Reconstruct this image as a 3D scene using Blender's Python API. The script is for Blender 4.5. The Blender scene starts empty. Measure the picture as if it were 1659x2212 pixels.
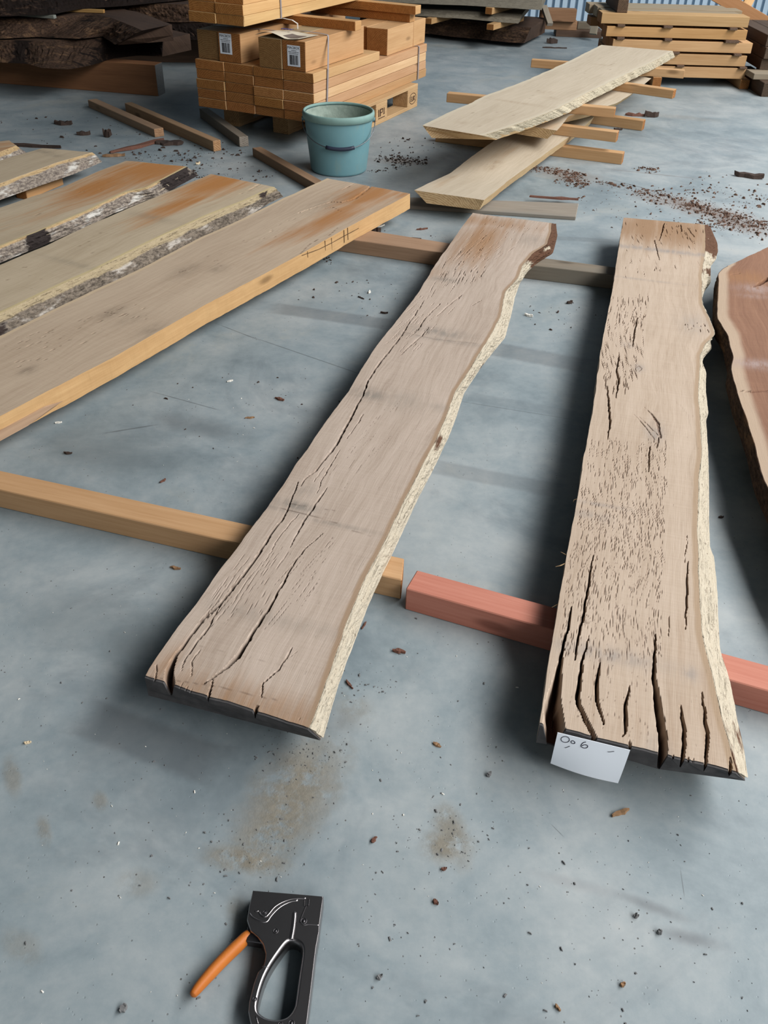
import bpy, bmesh, math, random
import numpy as np
from mathutils import Vector, Matrix

random.seed(7)
SC = bpy.context.scene
COL = SC.collection

# ------------------------------------------------------------------ camera
CAM_H, CAM_F, CAM_PITCH, CAM_ROLL = 1.25, 1900.0, math.radians(36.85), math.radians(1.75)
_r = np.array([1., 0, 0]); _f = np.array([0, math.cos(CAM_PITCH), -math.sin(CAM_PITCH)]); _u = np.cross(_r, _f)
_c, _s = math.cos(CAM_ROLL), math.sin(CAM_ROLL)
RM = np.array([_c * _r + _s * _u, -_s * _r + _c * _u, _f])
cam_data = bpy.data.cameras.new('camera')
cam = bpy.data.objects.new('camera', cam_data); COL.objects.link(cam)
M = Matrix.Identity(4)
for i in range(3):
    M[i][0], M[i][1], M[i][2] = RM[0][i], RM[1][i], -RM[2][i]
M[2][3] = CAM_H
cam.matrix_world = M
cam_data.sensor_fit = 'VERTICAL'; cam_data.sensor_height = 36.0
cam_data.lens = CAM_F / 2212 * 36.0
cam_data.clip_start = 0.02
SC.camera = cam

# ------------------------------------------------------------------ light
world = bpy.data.worlds.new('overcast_sky'); SC.world = world; world.use_nodes = True
bgn = world.node_tree.nodes['Background']
bgn.inputs[0].default_value = (0.90, 0.955, 1.0, 1); bgn.inputs[1].default_value = 0.55

def area(name, loc, target, sx, sy, power, col):
    l = bpy.data.lights.new(name, 'AREA'); l.shape = 'RECTANGLE'; l.size = sx; l.size_y = sy
    l.energy = power; l.color = col
    o = bpy.data.objects.new(name, l); COL.objects.link(o); o.location = loc
    o.rotation_euler = (Vector(target) - Vector(loc)).to_track_quat('-Z', 'Y').to_euler()
    return o
area('daylight_from_shed_door', (4.6, 0.4, 4.4), (0.2, 0.4, 0.0), 13.5, 2.0, 930, (1.0, 0.992, 0.985))
SC.cycles.max_bounces = 6; SC.cycles.diffuse_bounces = 3; SC.cycles.glossy_bounces = 2; SC.cycles.transmission_bounces = 1
SC.cycles.caustics_reflective = False; SC.cycles.caustics_refractive = False
SC.view_settings.view_transform = 'Standard'; SC.view_settings.look = 'None'
SC.view_settings.gamma = 1.0; SC.view_settings.use_curve_mapping = False
SC.view_settings.exposure = 0.27

# ------------------------------------------------------------------ geometry helpers
def at(px, py, z=0.0):
    """world point at height z seen at photograph position (px, py)"""
    d = RM.T @ np.array([(px - 829.5) / CAM_F, (1106 - py) / CAM_F, 1.0])
    return np.array([0, 0, CAM_H]) + d * (z - CAM_H) / d[2]
def ats(pts, z):
    return np.array([at(p[0], p[1], z)[:2] for p in pts])

def tag(o, label=None, cat=None, group=None, kind=None):
    if label: o['label'] = label
    if cat: o['category'] = cat
    if group: o['group'] = group
    if kind: o['kind'] = kind
    elif label: o['kind'] = 'thing'
    return o
def empty(name, loc, rz=0.0, label=None, cat=None, group=None):
    o = bpy.data.objects.new(name, None); COL.objects.link(o)
    o.location = loc; o.rotation_euler = (0, 0, rz); o.empty_display_size = 0.05
    return tag(o, label, cat, group)
def mesh_obj(name, verts, faces, mats, parent=None, midx=None, smooth=False):
    me = bpy.data.meshes.new(name)
    me.from_pydata([tuple(map(float, v)) for v in verts], [], [tuple(map(int, f)) for f in faces])
    for m in (mats if isinstance(mats, (list, tuple)) else [mats]): me.materials.append(m)
    if midx is not None: me.polygons.foreach_set('material_index', np.asarray(midx, dtype=np.int32))
    if smooth: me.polygons.foreach_set('use_smooth', np.ones(len(me.polygons), dtype=bool))
    me.update()
    o = bpy.data.objects.new(name, me); COL.objects.link(o)
    if parent: o.parent = parent
    return o
def fattr(o, name, vals):
    a = o.data.attributes.new(name, 'FLOAT', 'POINT'); a.data.foreach_set('value', np.asarray(vals, dtype=np.float32))
def vattr(o, name, vals):
    a = o.data.attributes.new(name, 'FLOAT_VECTOR', 'POINT'); a.data.foreach_set('vector', np.asarray(vals, dtype=np.float32).ravel())
def bm_obj(name, bm, mats, parent=None, smooth=False):
    bmesh.ops.recalc_face_normals(bm, faces=bm.faces[:])
    me = bpy.data.meshes.new(name); bm.to_mesh(me); bm.free()
    for m in (mats if isinstance(mats, (list, tuple)) else [mats]): me.materials.append(m)
    if smooth: me.polygons.foreach_set('use_smooth', np.ones(len(me.polygons), dtype=bool))
    o = bpy.data.objects.new(name, me); COL.objects.link(o)
    if parent: o.parent = parent
    return o
def bm_prism(bm, bot, top, bevel=0.0):
    """closed prism from two rings of points"""
    n = len(bot)
    b = [bm.verts.new(p) for p in bot]; t = [bm.verts.new(p) for p in top]
    fs = [bm.faces.new(b[::-1]), bm.faces.new(t)]
    for i in range(n): fs.append(bm.faces.new((b[i], b[(i + 1) % n], t[(i + 1) % n], t[i])))
    if bevel > 0:
        es = list({e for f in fs for e in f.edges})
        bmesh.ops.bevel(bm, geom=es, offset=bevel, segments=1, affect='EDGES', profile=0.5)
def bm_box(bm, x0, x1, y0, y1, z0, z1, bevel=0.0):
    bm_prism(bm, [(x0, y0, z0), (x1, y0, z0), (x1, y1, z0), (x0, y1, z0)], [(x0, y0, z1), (x1, y0, z1), (x1, y1, z1), (x0, y1, z1)], bevel)
def box(name, x0, x1, y0, y1, z0, z1, mat, parent=None, bevel=0.002):
    bm = bmesh.new(); bm_box(bm, x0, x1, y0, y1, z0, z1, bevel); return bm_obj(name, bm, mat, parent)
def tube_geo(pts, radii, n=8, closed=False):
    pts = [Vector(p) for p in pts]; m = len(pts)
    if not hasattr(radii, '__len__'): radii = [radii] * m
    V, F = [], []
    prev = None
    for i, p in enumerate(pts):
        a = pts[(i - 1) % m] if (closed or i > 0) else p; b = pts[(i + 1) % m] if (closed or i < m - 1) else p
        t = (b - a).normalized()
        if prev is None:
            ref = Vector((0, 0, 1)) if abs(t.z) < 0.9 else Vector((1, 0, 0))
            x = t.cross(ref).normalized()
        else:
            x = (prev - t * prev.dot(t)).normalized()
        prev = x; y = t.cross(x)
        for k in range(n):
            an = 2 * math.pi * k / n
            V.append(p + (x * math.cos(an) + y * math.sin(an)) * radii[i])
    for i in range(m if closed else m - 1):
        j = (i + 1) % m
        for k in range(n):
            F.append((i * n + k, i * n + (k + 1) % n, j * n + (k + 1) % n, j * n + k))
    if not closed:
        F.append(tuple(range(n))[::-1]); F.append(tuple((m - 1) * n + k for k in range(n)))
    return V, F
class MB:
    def __init__(s): s.V, s.F = [], []
    def add(s, V, F):
        o = len(s.V); s.V += list(V); s.F += [tuple(i + o for i in f) for f in F]
    def tube(s, pts, r, n=8, closed=False): s.add(*tube_geo(pts, r, n, closed)); return s
    def build(s, name, mat, parent=None, smooth=False): return mesh_obj(name, s.V, s.F, mat, parent, smooth=smooth)
def smooth_path(pts, n):
    """Catmull-Rom through the points"""
    P = [np.array(p, float) for p in pts]; P = [2 * P[0] - P[1]] + P + [2 * P[-1] - P[-2]]
    out = []
    seg = len(P) - 3
    for k in range(n):
        u = k / (n - 1) * seg; i = min(int(u), seg - 1); t = u - i
        a, b, c, d = P[i:i + 4]
        out.append(0.5 * (2 * b + (c - a) * t + (2 * a - 5 * b + 4 * c - d) * t * t + (3 * b - a - 3 * c + d) * t ** 3))
    return out
def noise1(x, seed, octs=4, base=1.0):
    x = np.asarray(x, float); out = np.zeros_like(x); amp = 1.0; tot = 0
    for o in range(octs):
        rng = np.random.RandomState(seed * 31 + o); tab = rng.uniform(-1, 1, 4096)
        f = x * base * 2 ** o + 1000.3; i = np.floor(f).astype(int); t = f - i; t = t * t * (3 - 2 * t)
        out += amp * (tab[i % 4096] * (1 - t) + tab[(i + 1) % 4096] * t); tot += amp; amp *= 0.5
    return out / tot
def noise2(x, y, seed, octs=3):
    x, y = np.broadcast_arrays(x, y)
    out = np.zeros_like(x, dtype=float); amp = 1; tot = 0
    for o in range(octs):
        tab = np.random.RandomState(seed * 17 + o).uniform(-1, 1, (256, 256))
        fx = x * 2 ** o + 500.7; fy = y * 2 ** o + 500.3
        ix = np.floor(fx).astype(int); iy = np.floor(fy).astype(int); tx = fx - ix; ty = fy - iy
        tx = tx * tx * (3 - 2 * tx); ty = ty * ty * (3 - 2 * ty)
        g = lambda a, b: tab[a % 256, b % 256]
        out += amp * ((g(ix, iy) * (1 - tx) + g(ix + 1, iy) * tx) * (1 - ty) + (g(ix, iy + 1) * (1 - tx) + g(ix + 1, iy + 1) * tx) * ty)
        tot += amp; amp *= 0.5
    return out / tot

# ------------------------------------------------------------------ material helpers
def srgb(r, g, b):
    f = lambda c: (c / 255 / 12.92) if c / 255 <= 0.04045 else ((c / 255 + 0.055) / 1.055) ** 2.4
    return (f(r), f(g), f(b), 1.0)
class NT:
    def __init__(s, name):
        s.m = bpy.data.materials.new(name); s.m.use_nodes = True
        s.t = s.m.node_tree; s.b = s.t.nodes['Principled BSDF']
    def n(s, typ, **kw):
        nd = s.t.nodes.new(typ)
        for k, v in kw.items(): setattr(nd, k, v)
        return nd
    def set(s, sock, v):
        if isinstance(v, bpy.types.NodeSocket): s.t.links.new(v, sock)
        else: sock.default_value = v
    def obj(s): return s.n('ShaderNodeTexCoord').outputs['Object']
    def onormal(s): return s.n('ShaderNodeTexCoord').outputs['Normal']
    def attr(s, name, vec=False):
        a = s.n('ShaderNodeAttribute', attribute_name=name); return a.outputs['Vector' if vec else 'Fac']
    def map(s, vec, scale=(1, 1, 1), loc=(0, 0, 0), rot=(0, 0, 0), typ='POINT'):
        m = s.n('ShaderNodeMapping', vector_type=typ)
        s.set(m.inputs[0], vec); m.inputs['Location'].default_value = loc; m.inputs['Rotation'].default_value = rot; m.inputs['Scale'].default_value = scale
        return m.outputs[0]
    def noise(s, vec, scale=1.0, detail=4.0, rough=0.55, dist=0.0, color=False):
        t = s.n('ShaderNodeTexNoise'); s.set(t.inputs['Vector'], vec)
        t.inputs['Scale'].default_value = scale; t.inputs['Detail'].default_value = detail
        t.inputs['Roughness'].default_value = rough; t.inputs['Distortion'].default_value = dist
        return t.outputs['Color' if color else 'Fac']
    def voro(s, vec, scale, feature='F1'):
        t = s.n('ShaderNodeTexVoronoi', feature=feature); s.set(t.inputs['Vector'], vec); t.inputs['Scale'].default_value = scale
        return t.outputs['Distance']
    def math(s, op, a, b=0.0, c=None, clamp=False):
        m = s.n('ShaderNodeMath', operation=op, use_clamp=clamp); s.set(m.inputs[0], a); s.set(m.inputs[1], b)
        if c is not None: s.set(m.inputs[2], c)
        return m.outputs[0]
    def step(s, x, lo, hi):
        m = s.n('ShaderNodeMapRange', interpolation_type='SMOOTHSTEP'); s.set(m.inputs[0], x)
        m.inputs[1].default_value = lo; m.inputs[2].default_value = hi; return m.outputs[0]
    def ramp(s, fac, stops):
        r = s.n('ShaderNodeValToRGB'); s.set(r.inputs[0], fac); e = r.color_ramp.elements
        while len(e) < len(stops): e.new(0.5)
        for i, (p, c) in enumerate(stops): e[i].position = p; e[i].color = c
        return r.outputs[0]
    def mix(s, fac, a, b, mode='MIX'):
        m = s.n('ShaderNodeMix', data_type='RGBA', blend_type=mode); s.set(m.inputs['Factor'], fac)
        s.set(m.inputs[6], a); s.set(m.inputs[7], b); return m.outputs[2]
    def sep(s, v):
        x = s.n('ShaderNodeSeparateXYZ'); s.set(x.inputs[0], v); return x.outputs
    def vop(s, op, a, b=(0, 0, 0)):
        v = s.n('ShaderNodeVectorMath', operation=op); s.set(v.inputs[0], a); s.set(v.inputs[1], b)
        return v.outputs['Value' if op in ('LENGTH', 'DOT_PRODUCT') else 0]
    def rand(s): return s.n('ShaderNodeObjectInfo').outputs['Random']
    def ocol(s): return s.n('ShaderNodeObjectInfo').outputs['Color']
    def bump(s, h, strength=0.3, dist=0.002):
        b = s.n('ShaderNodeBump'); s.set(b.inputs['Height'], h); b.inputs['Strength'].default_value = strength; b.inputs['Distance'].default_value = dist
        s.t.links.new(b.outputs[0], s.b.inputs['Normal'])
    def out(s, col, rough=0.8, metal=0.0, spec=0.3):
        s.set(s.b.inputs['Base Color'], col); s.set(s.b.inputs['Roughness'], rough); s.b.inputs['Metallic'].default_value = metal
        s.b.inputs['Specular IOR Level'].default_value = spec
        return s.m
def plain(name, col, rough=0.6, metal=0.0, var=0.12, scale=30, spec=0.3):
    k = NT(name); f = k.noise(k.obj(), scale, 4)
    c = k.mix(f, tuple(x * (1 - var) for x in col[:3]) + (1,), tuple(min(1, x * (1 + var)) for x in col[:3]) + (1,))
    return k.out(c, rough, metal, spec)

def slab_mat(name, base, dark, light, sap, orange, stain, crack, ring=0.5):
    """planed face of a slab: grain runs along the 'gr' coordinates of the slab"""
    k = NT(name); gr = k.attr('gr', True)
    warp = k.noise(k.map(gr, (2.2, 6, 1)), 1.0, 3, 0.5)
    g = k.sep(gr)
    vv = k.math('ADD', g[1], k.math('MULTIPLY', warp, 0.10))
    comb = k.n('ShaderNodeCombineXYZ'); k.set(comb.inputs[0], k.math('MULTIPLY', g[0], 3.0)); k.set(comb.inputs[1], k.math('MULTIPLY', vv, 90.0))
    rings = k.noise(comb.outputs[0], 1.0, 3, 0.6)
    fine = k.noise(k.map(gr, (14, 520, 1)), 1.0, 3, 0.6)
    broad = k.noise(k.map(gr, (1.6, 9, 1)), 1.0, 4, 0.6)
    saw = k.noise(k.map(gr, (170, 4, 1)), 1.0, 2, 0.5)
    f = k.math('ADD', k.math('MULTIPLY', rings, ring), k.math('MULTIPLY', fine, 0.35))
    f = k.math('ADD', f, k.math('MULTIPLY', broad, 0.45))
    f = k.math('ADD', f, k.math('MULTIPLY', saw, 0.12))
    f = k.math('DIVIDE', f, ring + 0.92)
    c = k.ramp(f, [(0.30, dark), (0.5, base), (0.70, light)])
    blot = k.noise(k.map(gr, (1.6, 26, 1)), 1.3, 5, 0.65)
    c = k.mix(k.step(k.math('ADD', k.attr('org'), k.math('MULTIPLY', k.math('SUBTRACT', blot, 0.5), 1.3)), 0.15, 1.0), c, k.mix(f, tuple(x * 0.72 for x in orange[:3]) + (1,), orange))
    sp = k.math('ADD', k.attr('sap'), k.math('MULTIPLY', k.math('SUBTRACT', broad, 0.5), 0.6))
    c = k.mix(k.math('MULTIPLY', k.step(sp, 0.3, 0.75), 0.85), c, k.mix(fine, tuple(x * 0.75 for x in sap[:3]) + (1,), sap))
    sm = k.noise(k.map(gr, (18, 60, 1)), 1.0, 4, 0.7)
    c = k.mix(k.math('MULTIPLY', k.attr('stn'), k.step(sm, 0.25, 0.62)), c, stain)
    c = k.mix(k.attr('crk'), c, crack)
    fleck = k.step(k.noise(k.map(gr, (45, 330, 1)), 1.0, 2, 0.5), 0.70, 0.76)
    c = k.mix(k.math('MULTIPLY', fleck, 0.45), c, tuple(x * 0.45 for x in dark[:3]) + (1,))
    k.bump(k.math('ADD', fine, k.math('MULTIPLY', saw, 0.8)), 0.35, 0.0012)
    return k.out(c, 0.78, 0, 0.25)

def bark_mat(name, sap1, sap2, bark1, bark2, lichen, dark):
    """'sap' = bare sapwood share, 'brk' = dark bark share; long fibres and pits"""
    k = NT(name); gr = k.attr('gr', True)
    fib = k.noise(k.map(gr, (26, 160, 160)), 1.0, 4, 0.7)
    big = k.noise(k.map(gr, (7, 24, 24)), 1.0, 4, 0.65)
    pit = k.noise(k.map(gr, (60, 110, 110)), 1.0, 3, 0.7)
    s = k.mix(fib, sap1, sap2)
    streak = k.noise(k.map(gr, (9, 240, 240)), 1.0, 4, 0.75)
    s = k.mix(k.math('MULTIPLY', k.step(streak, 0.54, 0.64), 0.8), s, tuple(x * 0.36 for x in sap1[:3]) + (1,))
    s = k.mix(k.math('MULTIPLY', k.step(pit, 0.60, 0.70), 0.6), s, tuple(x * 0.30 for x in bark1[:3]) + (1,))
    b = k.mix(k.step(pit, 0.3, 0.7), bark1, bark2)
    b = k.mix(k.step(big, 0.52, 0.66), b, lichen)
    w = k.math('ADD', k.attr('sap'), k.math('MULTIPLY', k.math('SUBTRACT', big, 0.5), 1.1))
    c = k.mix(k.step(w, 0.40, 0.60), b, s)
    d = k.mix(pit, tuple(x * 0.4 for x in dark[:3]) + (1,), dark)
    w2 = k.math('ADD', k.attr('brk'), k.math('MULTIPLY', k.math('SUBTRACT', big, 0.5), 1.7))
    c = k.mix(k.step(w2, 0.40, 0.60), c, d)
    k.bump(k.math('ADD', fib, k.math('MULTIPLY', pit, 0.8)), 0.9, 0.005)
    return k.out(c, 0.9, 0, 0.15)

def timber(name, side, side2, endc, endd, contrast=0.5, rough=0.75, grey=None):
    """sawn board: grain along local Y, growth rings on the two ends, tint from the object colour"""
    k = NT(name); p = k.obj(); rnd = k.rand()
    off = k.n('ShaderNodeCombineXYZ'); k.set(off.inputs[0], k.math('MULTIPLY', rnd, 7.0)); k.set(off.inputs[1], k.math('MULTIPLY', rnd, 31.0)); k.set(off.inputs[2], k.math('MULTIPLY', rnd, 3.0))
    q = k.vop('ADD', p, off.outputs[0])
    fib = k.noise(k.map(q, (160, 5, 160)), 1.0, 4, 0.6)
    broad = k.noise(k.map(q, (14, 1.6, 14)), 1.0, 4, 0.6)
    f = k.math('ADD', k.math('MULTIPLY', fib, contrast), k.math('MULTIPLY', broad, 1 - contrast))
    c = k.ramp(f, [(0.28, side2), (0.68, side)])
    knot = k.voro(k.map(q, (9, 3.0, 9)), 1.0)
    c = k.mix(k.math('MULTIPLY', k.math('SUBTRACT', 1.0, k.step(knot, 0.05, 0.16)), 0.7), c, tuple(x * 0.42 for x in side2[:3]) + (1,))
    if grey:
        c = k.mix(k.step(k.noise(k.map(q, (6, 1.5, 6)), 1.0, 4, 0.6), 0.42, 0.66), c, grey)
    ringp = k.vop('SUBTRACT', p, off.outputs[0])
    x = k.sep(k.map(p, (1, 1, 1)))
    dx = k.math('ADD', x[0], k.math('MULTIPLY', k.math('SUBTRACT', rnd, 0.5), 0.25)); dz = k.math('ADD', x[2], k.math('ADD', k.math('MULTIPLY', rnd, 0.16), 0.02))
    d = k.math('SQRT', k.math('ADD', k.math('MULTIPLY', dx, dx), k.math('MULTIPLY', dz, dz)))
    d = k.math('ADD', d, k.math('MULTIPLY', k.noise(p, 25, 3), 0.02))
    rings = k.math('ADD', k.math('MULTIPLY', k.math('SINE', k.math('MULTIPLY', d, 700.0)), 0.22), k.noise(p, 60, 4, 0.7))
    e = k.ramp(rings, [(0.2, endd), (0.75, endc)])
    ny = k.math('ABSOLUTE', k.sep(k.onormal())[1])
    c = k.mix(k.step(ny, 0.6, 0.8), c, e)
    c = k.mix(1.0, c, k.ocol(), 'MULTIPLY')
    k.bump(fib, 0.25, 0.001)
    return k.out(c, rough, 0, 0.25)

# wood colours
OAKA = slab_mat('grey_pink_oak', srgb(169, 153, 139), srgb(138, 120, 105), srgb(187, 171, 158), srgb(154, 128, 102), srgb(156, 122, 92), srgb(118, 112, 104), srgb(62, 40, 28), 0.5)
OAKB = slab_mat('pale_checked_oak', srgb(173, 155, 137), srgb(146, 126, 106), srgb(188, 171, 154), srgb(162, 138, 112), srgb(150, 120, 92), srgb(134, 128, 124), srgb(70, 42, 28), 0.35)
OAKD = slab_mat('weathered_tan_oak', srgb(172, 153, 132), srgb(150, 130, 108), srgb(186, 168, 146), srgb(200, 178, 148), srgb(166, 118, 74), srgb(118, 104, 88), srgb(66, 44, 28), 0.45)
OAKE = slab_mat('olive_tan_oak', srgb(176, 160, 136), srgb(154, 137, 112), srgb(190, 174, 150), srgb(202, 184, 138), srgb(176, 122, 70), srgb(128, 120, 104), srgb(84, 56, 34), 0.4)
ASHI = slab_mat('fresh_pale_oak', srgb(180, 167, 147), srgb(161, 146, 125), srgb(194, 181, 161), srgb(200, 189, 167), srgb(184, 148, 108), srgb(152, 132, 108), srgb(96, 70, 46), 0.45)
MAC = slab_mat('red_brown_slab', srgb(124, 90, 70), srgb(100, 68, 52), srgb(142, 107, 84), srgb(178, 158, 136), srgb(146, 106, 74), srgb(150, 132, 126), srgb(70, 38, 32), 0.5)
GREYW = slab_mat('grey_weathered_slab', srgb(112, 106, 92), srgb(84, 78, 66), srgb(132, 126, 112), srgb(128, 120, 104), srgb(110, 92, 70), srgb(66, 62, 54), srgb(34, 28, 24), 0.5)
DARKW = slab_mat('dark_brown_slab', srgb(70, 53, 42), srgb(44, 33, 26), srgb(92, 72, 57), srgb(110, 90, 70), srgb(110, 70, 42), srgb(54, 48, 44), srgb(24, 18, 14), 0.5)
FRESH = timber('fresh_sawn_edge', srgb(192, 156, 110), srgb(168, 130, 86), srgb(176, 134, 92), srgb(140, 100, 64), 0.6)
PALEEND = timber('pale_sawn_end', srgb(206, 178, 136), srgb(178, 148, 108), srgb(206, 178, 136), srgb(170, 138, 98), 0.5)
MACEDGE = timber('red_brown_edge', srgb(120, 70, 50), srgb(80, 44, 32), srgb(130, 80, 60), srgb(90, 50, 40), 0.5)
BEAMG = timber('brown_beam_with_painted_end', srgb(142, 100, 68), srgb(108, 72, 48), srgb(96, 98, 98), srgb(80, 82, 82), 0.4)
BARKX = plain('dark_saw_mark', srgb(74, 54, 36), 0.85)
SEAL = plain('black_end_sealer', srgb(66, 64, 64), 0.75, 0, 0.7, 45)
SAPB = bark_mat('pale_sapwood_edge', srgb(164, 152, 132), srgb(194, 185, 167), srgb(120, 84, 58), srgb(150, 116, 84), srgb(170, 140, 104), srgb(104, 74, 56))
BARKG = bark_mat('grey_bark_edge', srgb(150, 132, 104), srgb(186, 171, 140), srgb(84, 76, 68), srgb(140, 128, 114), srgb(186, 178, 168), srgb(70, 60, 56))
BARKP = bark_mat('pale_lichen_bark', srgb(170, 140, 100), srgb(198, 174, 134), srgb(104, 94, 88), srgb(168, 156, 142), srgb(204, 200, 192), srgb(64, 56, 54))
BARKS = bark_mat('grey_weathered_edge', srgb(104, 98, 86), srgb(138, 130, 114), srgb(70, 64, 56), srgb(100, 92, 80), srgb(120, 114, 102), srgb(54, 46, 40))
BARKE = bark_mat('pale_rough_edge', srgb(166, 154, 130), srgb(198, 188, 166), srgb(110, 98, 80), srgb(150, 138, 116), srgb(176, 166, 146), srgb(90, 76, 60))
BARKD = bark_mat('dark_loose_bark', srgb(120, 86, 60), srgb(150, 112, 80), srgb(46, 35, 29), srgb(80, 61, 48), srgb(104, 80, 60), srgb(36, 27, 23))
TIM = timber('orange_sawn_oak', srgb(198, 163, 122), srgb(172, 134, 92), srgb(164, 113, 64), srgb(132, 86, 44), 0.5)
TIMR = timber('red_padauk_beam', srgb(188, 128, 110), srgb(166, 100, 82), srgb(164, 96, 76), srgb(138, 76, 58), 0.45)
TIMB = timber('brown_old_batten', srgb(172, 144, 118), srgb(138, 110, 86), srgb(172, 136, 104), srgb(132, 98, 70), 0.5)
TIMG = timber('grey_old_batten', srgb(146, 136, 122), srgb(108, 98, 86), srgb(150, 140, 128), srgb(108, 100, 90), 0.5, 0.8, srgb(128, 122, 112))
TIMD = timber('dark_old_batten', srgb(104, 82, 66), srgb(72, 56, 45), srgb(110, 90, 72), srgb(70, 56, 46), 0.5)

# ------------------------------------------------------------------ the setting
def floor_material():
    k = NT('trowelled_concrete'); p = k.obj()
    n1 = k.noise(p, 0.9, 6, 0.6); n2 = k.noise(p, 4.5, 6, 0.65, 0.4); n3 = k.noise(p, 38, 4, 0.7)
    f = k.math('ADD', k.math('MULTIPLY', n1, 0.5), k.math('ADD', k.math('MULTIPLY', n2, 0.38), k.math('MULTIPLY', n3, 0.12)))
    c = k.ramp(f, [(0.34, srgb(100, 113, 119)), (0.46, srgb(128, 139, 143)), (0.58, srgb(152, 158, 159)), (0.70, srgb(164, 165, 161))])
    edge = k.math('MULTIPLY', k.math('SUBTRACT', k.noise(p, 30, 5, 0.7), 0.5), 1.0)
    soft = k.math('MULTIPLY', k.math('SUBTRACT', k.noise(p, 9, 5, 0.7), 0.5), 1.0)
    def mask(p0, p1, w, fade=0.35, wob=0.5, ell=False):
        a, b = at(*p0), at(*p1); d = b - a; L = np.linalg.norm(d[:2]) / 2; ang = math.atan2(d[1], d[0]); m = (a + b) / 2
        v = k.map(p, (L, w / 2, 1), (m[0], m[1], 0), (0, 0, ang), 'TEXTURE')
        x = k.sep(v)
        if ell: r = k.math('SQRT', k.math('ADD', k.math('MULTIPLY', x[0], x[0]), k.math('MULTIPLY', x[1], x[1])))
        else: r = k.math('MAXIMUM', k.math('ABSOLUTE', x[0]), k.math('ABSOLUTE', x[1]))
        r = k.math('ADD', r, k.math('MULTIPLY', soft if ell else edge, wob))
        return k.math('SUBTRACT', 1.0, k.step(r, 1 - fade, 1 + fade * 0.6))
    # damp marks left by beams that once lay here, and dirty bands
    for p0, p1, w, s in (((590, 665), (850, 702), 0.085, 0.45), ((1060, 752), (1275, 792), 0.10, 0.42), ((930, 1006), (1215, 1062), 0.065, 0.32),
                         ((175, 1545), (470, 1655), 0.085, 0.5), ((1010, 855), (1290, 905), 0.05, 0.12), ((1170, 512), (1340, 522), 0.05, 0.25)):
        c = k.mix(k.math('MULTIPLY', mask(p0, p1, w, 0.3, 0.35), s), c, srgb(84, 86, 88))
    # dried mud, dusty and slightly raised
    mud = None
    for p0, p1, w, s in (((700, 1590), (540, 1870), 0.13, 0.9), ((440, 1845), (620, 1868), 0.05, 0.95), ((915, 1835), (1020, 1815), 0.06, 0.9), ((955, 1740), (1000, 1870), 0.05, 0.8),
                         ((90, 1770), (100, 1830), 0.022, 0.6), ((20, 1640), (35, 1720), 0.025, 0.5), ((210, 1710), (225, 1750), 0.022, 0.5), ((255, 1905), (345, 1915), 0.045, 0.35),
                         ((640, 1730), (745, 1690), 0.04, 0.55), ((500, 1940), (540, 2010), 0.035, 0.45), ((10, 2010), (80, 2080), 0.04, 0.35), ((730, 1500), (800, 1560), 0.06, 0.4)):
        m = k.math('MULTIPLY', k.math('MULTIPLY', mask(p0, p1, w, 0.7, 1.3, True), k.step(k.noise(p, 16, 5, 0.7), 0.30, 0.52)), s)
        mud = m if mud is None else k.math('MAXIMUM', mud, m)
    cl = k.noise(k.map(p, (1, 1, 1), (3.1, 7.7, 0)), 1.7, 6, 0.7, 0.8)
    c = k.mix(k.math('MULTIPLY', k.step(cl, 0.50, 0.70), 0.45), c, srgb(90, 100, 106))
    c = k.mix(k.math('MULTIPLY', k.step(cl, 0.46, 0.28), 0.35), c, srgb(160, 158, 148))
    c = k.mix(mud, c, k.mix(k.noise(p, 70, 5, 0.7), srgb(84, 80, 70), srgb(138, 130, 114)))
    # reddish sawdust trails and grey skid marks
    for p0, p1, w, s, col in (((1150, 362), (1300, 395), 0.20, 0.5, srgb(112, 92, 78)), ((1380, 415), (1659, 492), 0.20, 0.7, srgb(112, 92, 80)), ((1540, 470), (1659, 510), 0.14, 0.5, srgb(112, 92, 80)), ((810, 345), (930, 352), 0.13, 0.5, srgb(110, 92, 80)),
                              ((1320, 366), (1525, 388), 0.02, 0.45, srgb(104, 92, 84)), ((1340, 1935), (1480, 1985), 0.018, 0.55, srgb(92, 95, 98)), ((1420, 2010), (1565, 2045), 0.022, 0.6, srgb(92, 95, 98)), ((1150, 1885), (1340, 1935), 0.02, 0.3, srgb(120, 120, 122)),
                              ((60, 950), (420, 1000), 0.22, 0.5, srgb(88, 96, 98)), ((330, 900), (540, 950), 0.10, 0.5, srgb(88, 92, 94)), ((60, 1290), (330, 1400), 0.2, 0.4, srgb(98, 106, 108)), ((250, 1330), (340, 1440), 0.12, 0.4, srgb(90, 96, 98)), ((720, 1540), (760, 1580), 0.07, 0.45, srgb(110, 110, 106)),
                              ((1390, 245), (1560, 262), 0.12, 0.3, srgb(128, 122, 112)), ((230, 330), (340, 375), 0.16, 0.25, srgb(120, 108, 92))):
        c = k.mix(k.math('MULTIPLY', mask(p0, p1, w, 0.9, 1.5, True), s), c, col)
    # hairline cracks and trowel scratches
    for p0, p1, w in (((545, 728), (790, 812), 0.0045), ((335, 848), (470, 885), 0.004), ((470, 700), (560, 735), 0.004), ((230, 935), (335, 918), 0.006), ((1470, 1880), (1478, 1935), 0.0015), ((1190, 1780), (1215, 1805), 0.0015),
                      ((250, 262), (470, 278), 0.006), ((1000, 868), (1230, 905), 0.003), ((1320, 388), (1420, 414), 0.01)):
        c = k.mix(k.math('MULTIPLY', mask(p0, p1, w, 0.6, 1.2), 0.6), c, srgb(70, 74, 76))
    speck = k.step(k.voro(p, 55), 0.06, 0.10)
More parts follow.
